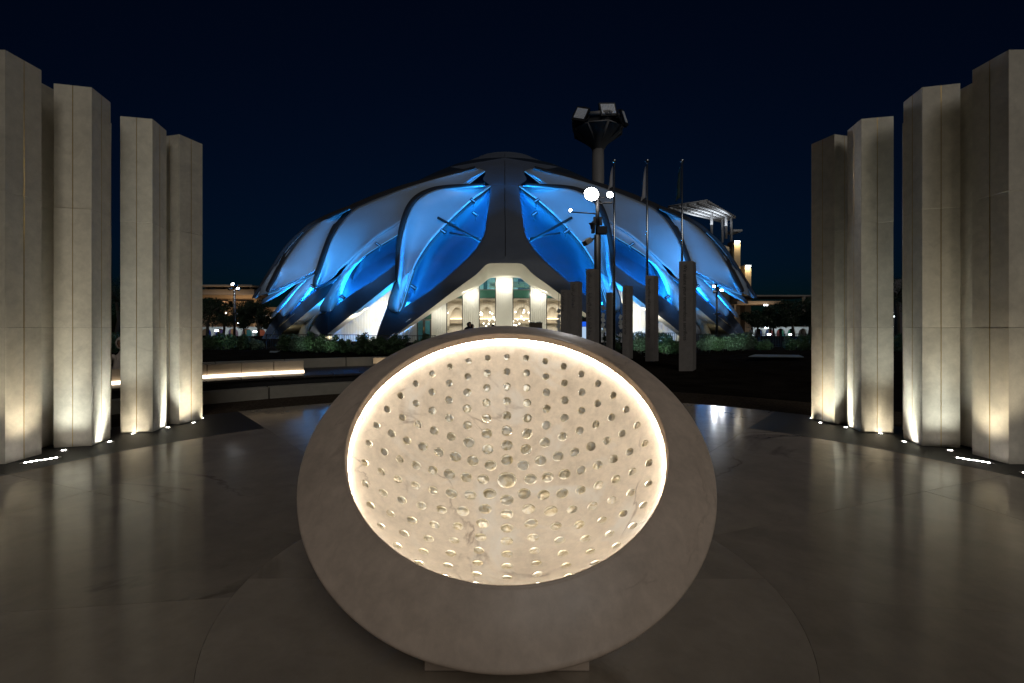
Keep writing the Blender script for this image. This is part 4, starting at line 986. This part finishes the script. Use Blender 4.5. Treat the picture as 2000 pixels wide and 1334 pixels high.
# ------------------------------------------------------------------ street lamps
def street_lamp(px, d, ytop, lab, heads):
    p = at(px, CY, d); z0 = gz(p.x, d); H = EYE + (CY - ytop) / F * d - z0
    t = thing('street_lamp', lab, 'street lamp', (p.x, d, z0), 0, 'black street lamps with small floodlights')
    MB().tube([(0, 0, 0), (0, 0, H)], [.10, .075], 12).obj('pole', M['steel'], t)
    MB().lathe([(.16, 0), (.16, .04), (.11, .1)], 16).obj('base_flange', M['steel'], t)
    MB().box(-.3, .3, -.05, .05, H - .02, H + .05).obj('cross_arm', M['steel'], t)
    for (dx, dz, lit) in heads:
        h = MB().box(-.11, .11, -.12, .06, -.09, .09).obj('lamp_head', M['steel'], t, (dx, -.05, H + dz)); h.rotation_euler = (R_(-25), 0, 0)
        if lit:
            MB().box(-.09, .09, -.135, -.122, -.07, .07).obj('lens', M['lamp_white'], h)
            spot('lamp_beam', (dx, -.25, H + dz), (dx * 3, -3, H - 4), 120, 130, (.92, .96, 1), .6, .08, t)
    MB().box(-.2, .2, -.12, .12, H * .55, H * .55 + .12).obj('speaker_box', M['steel'], t)
    rh = MB().box(-.11, .11, -.06, .12, -.09, .09).obj('added_flood_head', M['steel'], t, (0, .2, H + .16)); rh.rotation_euler = (R_(30), 0, 0)  # rear flood added to each lamp to brighten the outer wing shells
    sd = 1 if px < CX else -1; tg = at(PX0 - sd * 425, 535, 58) - Vector((p.x, d, z0))
    spot('added_wing_flood', (0, .36, H + .2), tg, 1800, 62, (.74, .87, 1), .7, .1, t)
street_lamp(458, 36, 562, 'black street lamp with small floodlights in front of left trees', ((-.05, .22, 1), (.35, -.12, 1), (-.32, -.1, 0)))
street_lamp(1400, 34, 561, 'black street lamp in front of right blue wing feet', ((-.30, .0, 1), (.28, -.3, 1), (-.2, -.35, 0)))
# ------------------------------------------------------------------ white arcades far left and right
M['arcade'] = plain('white_arcade', (.72, .78, .78), .6, var=.05)
def arcade(px0, px1, n, d, lab, cols):
    a, b_ = at(px0, CY, d), at(px1, CY, d); z0 = gz(a.x, d); W = (b_.x - a.x) / n; H = EYE - z0 + .05
    t = thing('white_arcade', lab, 'arcade', (a.x, d, z0), 0, 'white arched market arcades')
    for i in range(n):
        x0 = W * i; vs = []; fs = []; k = 18; r = W * .40; hb = H * .38
        for j in range(k + 1):
            th = math.pi * j / k; ix = x0 + W / 2 - r * math.cos(th); iz = hb + (H - hb) * .86 * math.sin(th) ** .8
            vs += [(ix, 0, iz), (x0 + W * j / k, 0, H)]
        vs += [(x0 + W / 2 - r * .92, 0, 0), (x0 + .02, 0, 0), (x0 + W / 2 + r * .92, 0, 0), (x0 + W - .02, 0, 0)]
        for j in range(k): fs.append((2 * j, 2 * j + 1, 2 * j + 3, 2 * j + 2))
        m_ = 2 * (k + 1); fs += [(m_, m_ + 1, 1, 0), (m_ + 2, 2 * k, 2 * k + 1, m_ + 3)]
        o = MB().add(vs, fs).obj('arch', M['arcade'], t); solid(o, .5, 0)
        c = cols[i % len(cols)]
        MB().box(x0 + .4, x0 + W - .4, 2.2, 2.3, 0, H * .8).obj('back_panel', plain('stall_panel', c, .6), t)
    MB().box(-.2, W * n + .2, -.4, 2.6, H + .01, H + .16).obj('roof', M['arcade'], t)
    area('arcade_light', (W * n / 2, -4, H + 2.5), (W * n / 2, 0, H * .4), 130, W * n, .4, (.85, .95, 1), 150, t)
    area('arcade_inner_light', (W * n / 2, 1, H - .2), (W * n / 2, 1.4, 0), 70, W * n * .9, .4, (1, .9, .75), 170, t)
arcade(390, 522, 5, 118, 'white arched market arcade far left below trees', [(.02, .06, .5), (.1, .08, .3), (.25, .2, .3), (.03, .2, .25), (.4, .1, .05)])
arcade(1470, 1578, 5, 118, 'white arched market arcade far right', [(.05, .06, .08), (.05, .1, .3), (.2, .05, .06), (.03, .25, .18), (.12, .12, .12)])
# bright stall lamps
for k, (px, py, d, lab) in enumerate(((423, 646, 112, 'left arcade, second arch'), (498, 648, 112, 'right end of left arcade'), (467, 632, 125, 'trees above left arcade'), (1468, 656, 100, 'left end of right arcade'), (1544, 653, 112, 'right arcade near the columns'), (1497, 640, 112, 'trees above right arcade'), (1502, 653, 114, 'second arch of right arcade'), (1407, 655, 100, 'gap under the right legs'), (1382, 655, 100, 'gap under second right leg'), (565, 655, 100, 'gap under the left legs'), (657, 637, 100, 'gap beside the left cream wall'))):
    p = at(px, py, d); z0 = gz(p.x, d); t = thing('stall_lamp', f'small bright white lamp on post by {lab}', 'lamp', (p.x, d, z0), 0, 'far white lamps')
    MB().tube([(0, 0, 0), (0, 0, p.z - z0)], .05, 6).obj('post', M['steel'], t); MB().box(-.42, .42, -.1, .1, p.z - z0 - .18, p.z - z0 + .18).obj('lamp_head', M['lamp_cool'], t)
    point('lamp_glow', (0, -.6, p.z - z0), 14, (.85, .93, 1), .3, t)
# ------------------------------------------------------------------ far buildings
M['conc'] = plain('far_concrete', (.22, .20, .185), .8, var=.1, scale=.3); M['tan'] = plain('tan_cladding', (.40, .31, .22), .7, var=.1, scale=.3)
def farbox(px0, px1, y0, y1, d, depth): 
    a, b_ = at(px0, y1, d), at(px1, y0, d); return (a.x, b_.x, d, d + depth, a.z, b_.z)
t = thing('elevated_station', 'elevated concrete structure with warm lit underside beyond left trees', 'building', (0, 0, 0))
MB().box(*farbox(380, 492, 556, 559, 140, 14)).obj('roof_slab', M['conc'], t)
MB().box(*farbox(380, 496, 565, 575, 142, 12)).obj('deck', M['conc'], t)
MB().box(*farbox(395, 500, 575.3, 583, 146, 10)).obj('lit_soffit_beam', M['tan'], t)
MB().box(*farbox(430, 478, 588, 597, 150, 8)).obj('lower_deck', M['tan'], t)
for px in (400, 440, 488): MB().box(*farbox(px, px + 5, 559.2, 564.8, 143, 2)).obj('upper_post', M['conc'], t)
for px in (404, 446, 494): MB().box(*farbox(px, px + 8, 583.2, 662, 150, 3)).obj('pier', M['tan'], t)
MB().box(*farbox(395, 560, 600, 655, 158, 6)).obj('rear_wall', M['tan'], t)
for i, px in enumerate((420, 440, 455, 475, 508, 512, 518, 530, 533, 536, 528, 526)):
    w = MB().box(*farbox(px, px + 2.2, 603 + (i * 7) % 30, 605.5 + (i * 7) % 30, 157.9, .05)).obj('lit_window', M['bulb'], t)
area('station_light', at(450, 610, 138), at(450, 578, 147), 900, 14, 1.5, (1, .66, .36))
area('station_wall_light', at(470, 590, 152), at(470, 640, 158), 90, 16, 1, (1, .6, .4))
t = thing('entry_canopy', 'long thin canopy roof with lamps far right beyond wing tips', 'canopy', (0, 0, 0))
MB().box(*farbox(1468, 1600, 576, 579, 150, 16)).obj('upper_roof', M['conc'], t); MB().box(*farbox(1440, 1530, 588, 594, 140, 10)).obj('lower_roof', M['tan'], t)
for px in (1434, 1500, 1570): MB().box(*farbox(px, px + 3.5, 594.3 if px < 1560 else 579.3, 662, 145, 1)).obj('column', M['conc'], t)
for px in (1492, 1497): MB().box(*farbox(px, px + 2.6, 594.8, 597, 139.8, .1)).obj('lamp', M['lamp_cool'], t)
area('canopy_light', at(1480, 612, 138), at(1480, 590, 143), 250, 10, 1, (1, .75, .5))
# office block with lit pergola roof on the right
ob = thing('office_block', 'dark office block with pergola roof and lit shafts behind right wing', 'building', (0, 0, 0))
A = at(1290, CY, 128).xy; B_ = at(1437, CY, 168).xy; zt = 30.5
def wallpt(u, z): q = A * (1 - u) + B_ * u; return Vector((q.x, q.y, z))
dirv = (B_ - A).normalized(); nb = Vector((-dirv.y, dirv.x)); nb = nb if nb.y > 0 else -nb
M['office'] = plain('office_wall', (.10, .095, .10), .7, var=.1, scale=.2); M['win_lit'] = emit('cyan_window', (.12, .55, .75), .55); M['win_dark'] = plain('dark_glass', (.02, .022, .028), .1)
v = [wallpt(0, -1), wallpt(1, -1)]; v += [p + nb.to_3d() * 30 for p in (v[1], v[0])]; v += [p + Vector((0, 0, zt + 1)) for p in v]
MB().add(v, [(0, 1, 2, 3), (4, 7, 6, 5), (0, 4, 5, 1), (1, 5, 6, 2), (2, 6, 7, 3), (3, 7, 4, 0)]).obj('office_walls', M['office'], ob)
for fl in range(4):
    for i in range(14):
        u0 = .30 + .048 * i; z = 14 + 4 * fl; lit = (fl == 3 and i in (6, 8, 9, 10, 11)) or (fl == 2 and i in (9,))
        q = [wallpt(u0, z), wallpt(u0 + .026, z), wallpt(u0 + .026, z + 2.2), wallpt(u0, z + 2.2)]; q = [p - nb.to_3d() * .15 for p in q]
        w = MB().add(q + [p + nb.to_3d() * .12 for p in q], [(0, 1, 2, 3), (4, 7, 6, 5), (0, 4, 5, 1), (1, 5, 6, 2), (2, 6, 7, 3), (3, 7, 4, 0)]).obj('window', M['win_lit'] if lit else M['win_dark'], ob)
pc = [at(x, y, 35.5 * F / (CY - y)) for x, y in ((1305, 406), (1382, 394), (1436, 425), (1412, 434))]; M['pergola'] = plain('pale_pergola', (.45, .45, .46), .6)
for i in range(15):
    u = i / 14; a, b_ = pc[1].lerp(pc[2], u), pc[0].lerp(pc[3], u); MB().tube([a + Vector((0, 0, .4)), b_ + Vector((0, 0, .4))], .28, 4).obj('pergola_slat', M['pergola'], ob)
for u in (0, .25, .5, .75, 1): a, b_ = pc[1].lerp(pc[0], u), pc[2].lerp(pc[3], u); MB().tube([a, b_], .35, 4).obj('pergola_beam', M['pergola'], ob)
for (u, w_) in ((.75, .15), (.95, .2), (.55, .5), (.9, .7)):
    a = pc[1].lerp(pc[2], u).lerp(pc[0].lerp(pc[3], u), w_); MB().tube([a, Vector((a.x, a.y, zt - 1))], .4, 8).obj('pergola_post', M['pergola'], ob)
cpt = (pc[0] + pc[1] + pc[2] + pc[3]) / 4; area('pergola_light', cpt - Vector((0, 0, 3.5)), cpt, 1500, 14, 8, (.85, .93, 1))
MB().box(*farbox(1432, 1450, 448, 452, 166, 6)).obj('corner_canopy', M['pergola'], ob)
for px, y0, y1, lab in ((1434, 470, 600, ''), (1455, 518, 600, '')):
    x0_, x1_, ya, yb, z0_, z1_ = farbox(px, px + 12, y0, y1, 162, 5)
    s_ = MB().box(x0_, x1_, ya, yb, -1, z1_).obj('lit_shaft', M['tan'], ob); MB().box(x0_ + .2, x1_ - .3, ya - .3, ya - .05, z1_ - .5, z1_ - .1).obj('shaft_light', M['lamp_cool'], s_)
    area('shaft_wash', ((x0_ + x1_) / 2, ya - 1.2, z1_ - .4), ((x0_ + x1_) / 2, ya, z1_ - 8), 420, 2, .3, (1, .82, .45))
# tall blocks glimpsed between the outer columns
for px0, px1, yt, d, lab in ((1738, 1764, 545, 120, 'dark tower block with few lit windows between right columns'), (395, 412, 640, 90, '')):
    if not lab: continue
    t = thing('tower_block', lab, 'building', (0, 0, 0)); x0_, x1_, ya, yb, z0_, z1_ = farbox(px0, px1, yt, 660, d, 8)
    MB().box(x0_, x1_, ya, yb, -1.5, z1_).obj('walls', M['office'], t)
    for i, (x, y) in enumerate(((1741, 556), (1744, 579), (1742, 610), (1746, 617), (1751, 648), (1742, 637))): MB().box(*farbox(x, x + 3, y, y + 2, d - .1, .06)).obj('lit_window', M['lamp_cool'], t)

# ------------------------------------------------------------------ people
M['skin'] = plain('skin', (.30, .18, .12), .6, var=.05); M['robe'] = plain('beige_robe', (.50, .43, .37), .85, var=.15, scale=10, bumps=.3); M['black_robe'] = plain('black_robe', (.012, .012, .014), .8, var=.2); M['hair'] = plain('dark_hair', (.015, .012, .01), .6)
def skin_body(name, joints, bones, mat, parent):
    me = bpy.data.meshes.new(name); me.from_pydata([j[:3] for j in joints], bones, []); o = link(name, me, parent)
    o.modifiers.new('skin', 'SKIN'); sv = me.skin_vertices[0].data
    for v_, j in zip(sv, joints): v_.radius = (j[3], j[4] if len(j) > 4 else j[3])
    sv[0].use_root = True; ss = o.modifiers.new('sub', 'SUBSURF'); ss.levels = 1; ss.render_levels = 2
    me.materials.append(mat); return o
def hand(J, Bn, wrist, d, side):
    """palm and five unequal, slightly curled fingers grown from the wrist joint index"""
    w = Vector(J[wrist][:3]); d = Vector(d).normalized(); sx = Vector((side, 0, 0)); n = d.cross(sx).normalized()
    J.append((*(w + d * .05), .026, .016)); palm = len(J) - 1; Bn.append((wrist, palm))
    for k, (off, ln) in enumerate(((-.032, .06), (-.011, .075), (.011, .08), (.032, .072))):
        p0 = w + d * .10 + sx * off; J.append((*p0, .009)); J.append((*(p0 + d * ln * .5 - n * .01), .008)); J.append((*(p0 + d * ln - n * .03), .007))
        i = len(J) - 3; Bn += [(palm, i), (i, i + 1), (i + 1, i + 2)]
    p0 = w + d * .045 - sx * .045; J.append((*p0, .010)); J.append((*(p0 + d * .045 - sx * .012), .009)); i = len(J) - 2; Bn += [(palm, i), (i, i + 1)]
def head(parent, c, robe, turn, hood=True):
    h = MB().sphere((0, 0, 0), .1, 20, 14, (.82, .98, 1.18)); h.sphere((0, -.098, -.015), .018, 8, 6, (.8, 1.1, 1.5)); h.sphere((.08, 0, -.01), .022, 8, 6, (.4, 1, 1.4)); h.sphere((-.08, 0, -.01), .022, 8, 6, (.4, 1, 1.4))
    h.sphere((0, -.075, -.062), .03, 8, 6, (1.1, .7, .35)); h.sphere((0, -.07, -.095), .035, 8, 6, (1, .8, .7))
    o = h.obj('head', M['skin'], parent, c, turn)
    for sx in (-.033, .033): MB().sphere((sx, -.086, .012), .011, 8, 6).obj('eye', M['hair'], o)
    k = MB().sphere((0, .012, .012), .115, 20, 14, (.92, .98, 1.14)); k.f = [f for f in k.f if not (sum(k.v[i][1] for i in f) / len(f) < -.045 and sum(k.v[i][2] for i in f) / len(f) < .075)]; k.sm = [True] * len(k.f)
    s_ = k.obj('head_scarf', robe, o); solid(s_, .012, 1)
# seated person on the bench between the left columns
ps = thing('person', 'person in beige robe and head cloth sitting behind the bench, between left columns', 'person', (-7.80, 9.24, .386), R_(48))
J = [(0, 0, .12, .16, .13), (0, .02, .30, .15, .11), (0, .02, .50, .17, .10), (0, .0, .60, .06), (0, -.01, .68, .05),
     (-.12, -.06, .09, .085), (-.30, -.26, .10, .065), (-.02, -.34, .06, .045), (.10, -.33, .045, .04), (.12, -.06, .09, .085), (.30, -.26, .10, .065), (.04, -.24, .06, .045), (-.10, -.22, .045, .04),
     (-.20, .0, .53, .065), (-.25, -.06, .28, .05), (-.10, -.27, .20, .033), (.20, .0, .53, .065), (.25, -.06, .28, .05), (.10, -.27, .20, .033)]
Bn = [(0, 1), (1, 2), (2, 3), (3, 4), (0, 5), (5, 6), (6, 7), (7, 8), (0, 9), (9, 10), (10, 11), (11, 12), (2, 13), (13, 14), (14, 15), (2, 16), (16, 17), (17, 18)]
hand(J, Bn, 15, (.6, -.7, -.1), 1); hand(J, Bn, 18, (-.6, -.7, -.1), -1)
skin_body('body', J, Bn, M['robe'], ps); head(ps, (0, -.02, .79), M['robe'], -.2)
MB().lathe([(.33, .0), (.34, .06), (.30, .13), (.22, .19), (.16, .24)], 24, (0, -.1, 0)).obj('robe_skirt', M['robe'], ps)
# standing people in black seen over the bowl rim
def standing(px, ytop, d, label, lean, turn):
    p = at(px, ytop, d); z0 = gz(p.x, d); H = p.z - z0; s = H / 1.72
    t = thing('person', label, 'person', (p.x, d, z0), turn); t.scale = (s,) * 3; t.rotation_euler = (0, lean, turn)
    J = [(0, 0, .95, .15, .12), (0, 0, 1.15, .14, .10), (0, 0, 1.36, .17, .10), (0, 0, 1.46, .055), (0, -.01, 1.54, .05), (-.1, 0, .88, .085), (-.11, -.02, .5, .065), (-.11, 0, .08, .045), (-.11, -.16, .035, .035), (.1, 0, .88, .085), (.11, -.02, .5, .065), (.11, 0, .08, .045), (.11, -.16, .035, .035), (-.2, 0, 1.38, .06), (-.24, -.02, 1.1, .045), (-.2, -.12, .86, .032), (.2, 0, 1.38, .06), (.24, -.02, 1.1, .045), (.2, -.12, .86, .032)]
    Bn = [(0, 1), (1, 2), (2, 3), (3, 4), (0, 5), (5, 6), (6, 7), (7, 8), (0, 9), (9, 10), (10, 11), (11, 12), (2, 13), (13, 14), (14, 15), (2, 16), (16, 17), (17, 18)]
    hand(J, Bn, 15, (0, -.2, -1), -1); hand(J, Bn, 18, (0, -.2, -1), 1)
    skin_body('body', J, Bn, M['black_robe'], t); head(t, (0, -.02, 1.61), M['black_robe'], .3)
    MB().lathe([(.34, .04), (.32, .4), (.27, .8), (.25, 1.1), (.27, 1.3), (.2, 1.42), (.1, 1.5)], 24, (0, 0, 0)).obj('robe', M['black_robe'], t)
standing(910, 629.5, 21, 'left of two people in black robes seen over the bowl rim', .12, .6)
standing(922, 634, 22.5, 'right of two people in black robes seen over the bowl rim', .0, .9)
standing(963, 634.5, 26, 'lone person in black just showing over bowl rim below left chandelier', 0, 2.5)
# small counter seen over the rim
p = at(1046, 638, 30); t = thing('counter', 'small brown counter with white items just above the bowl rim', 'counter', (p.x, 30, gz(p.x, 30)))
bevel(MB().box(-.42, .42, -.25, .25, 0, 1.57).obj('cabinet', plain('brown_wood', (.10, .07, .04), .5), t), .01); MB().box(-.44, .44, -.27, .27, 1.572, 1.60).obj('counter_top', M['frame'], t)
for i, x in enumerate((-.3, -.12, .1, .3)): bevel(MB().box(x - .08, x + .07, -.15, .1, 1.602, 1.64 + .03 * (i % 2)).obj('folded_cloth', M['wing'], t), .01)
# tall digital screen between steles
p = at(1141, 660, 36); t = thing('screen_totem', 'narrow upright screen glowing blue and white between dark steles', 'screen', (p.x, 36, gz(p.x, 36)))
MB().box(-.24, .24, -.05, .05, 0, 2.35).obj('housing', M['steel'], t); MB().box(-.2, .2, -.056, -.052, .3, 1.6).obj('display', emit('screen_white', (.55, .75, 1), .8), t); MB().box(-.2, .2, -.056, -.052, 1.62, 2.0).obj('display_header', emit('screen_blue', (.02, .15, 1), .8), t)
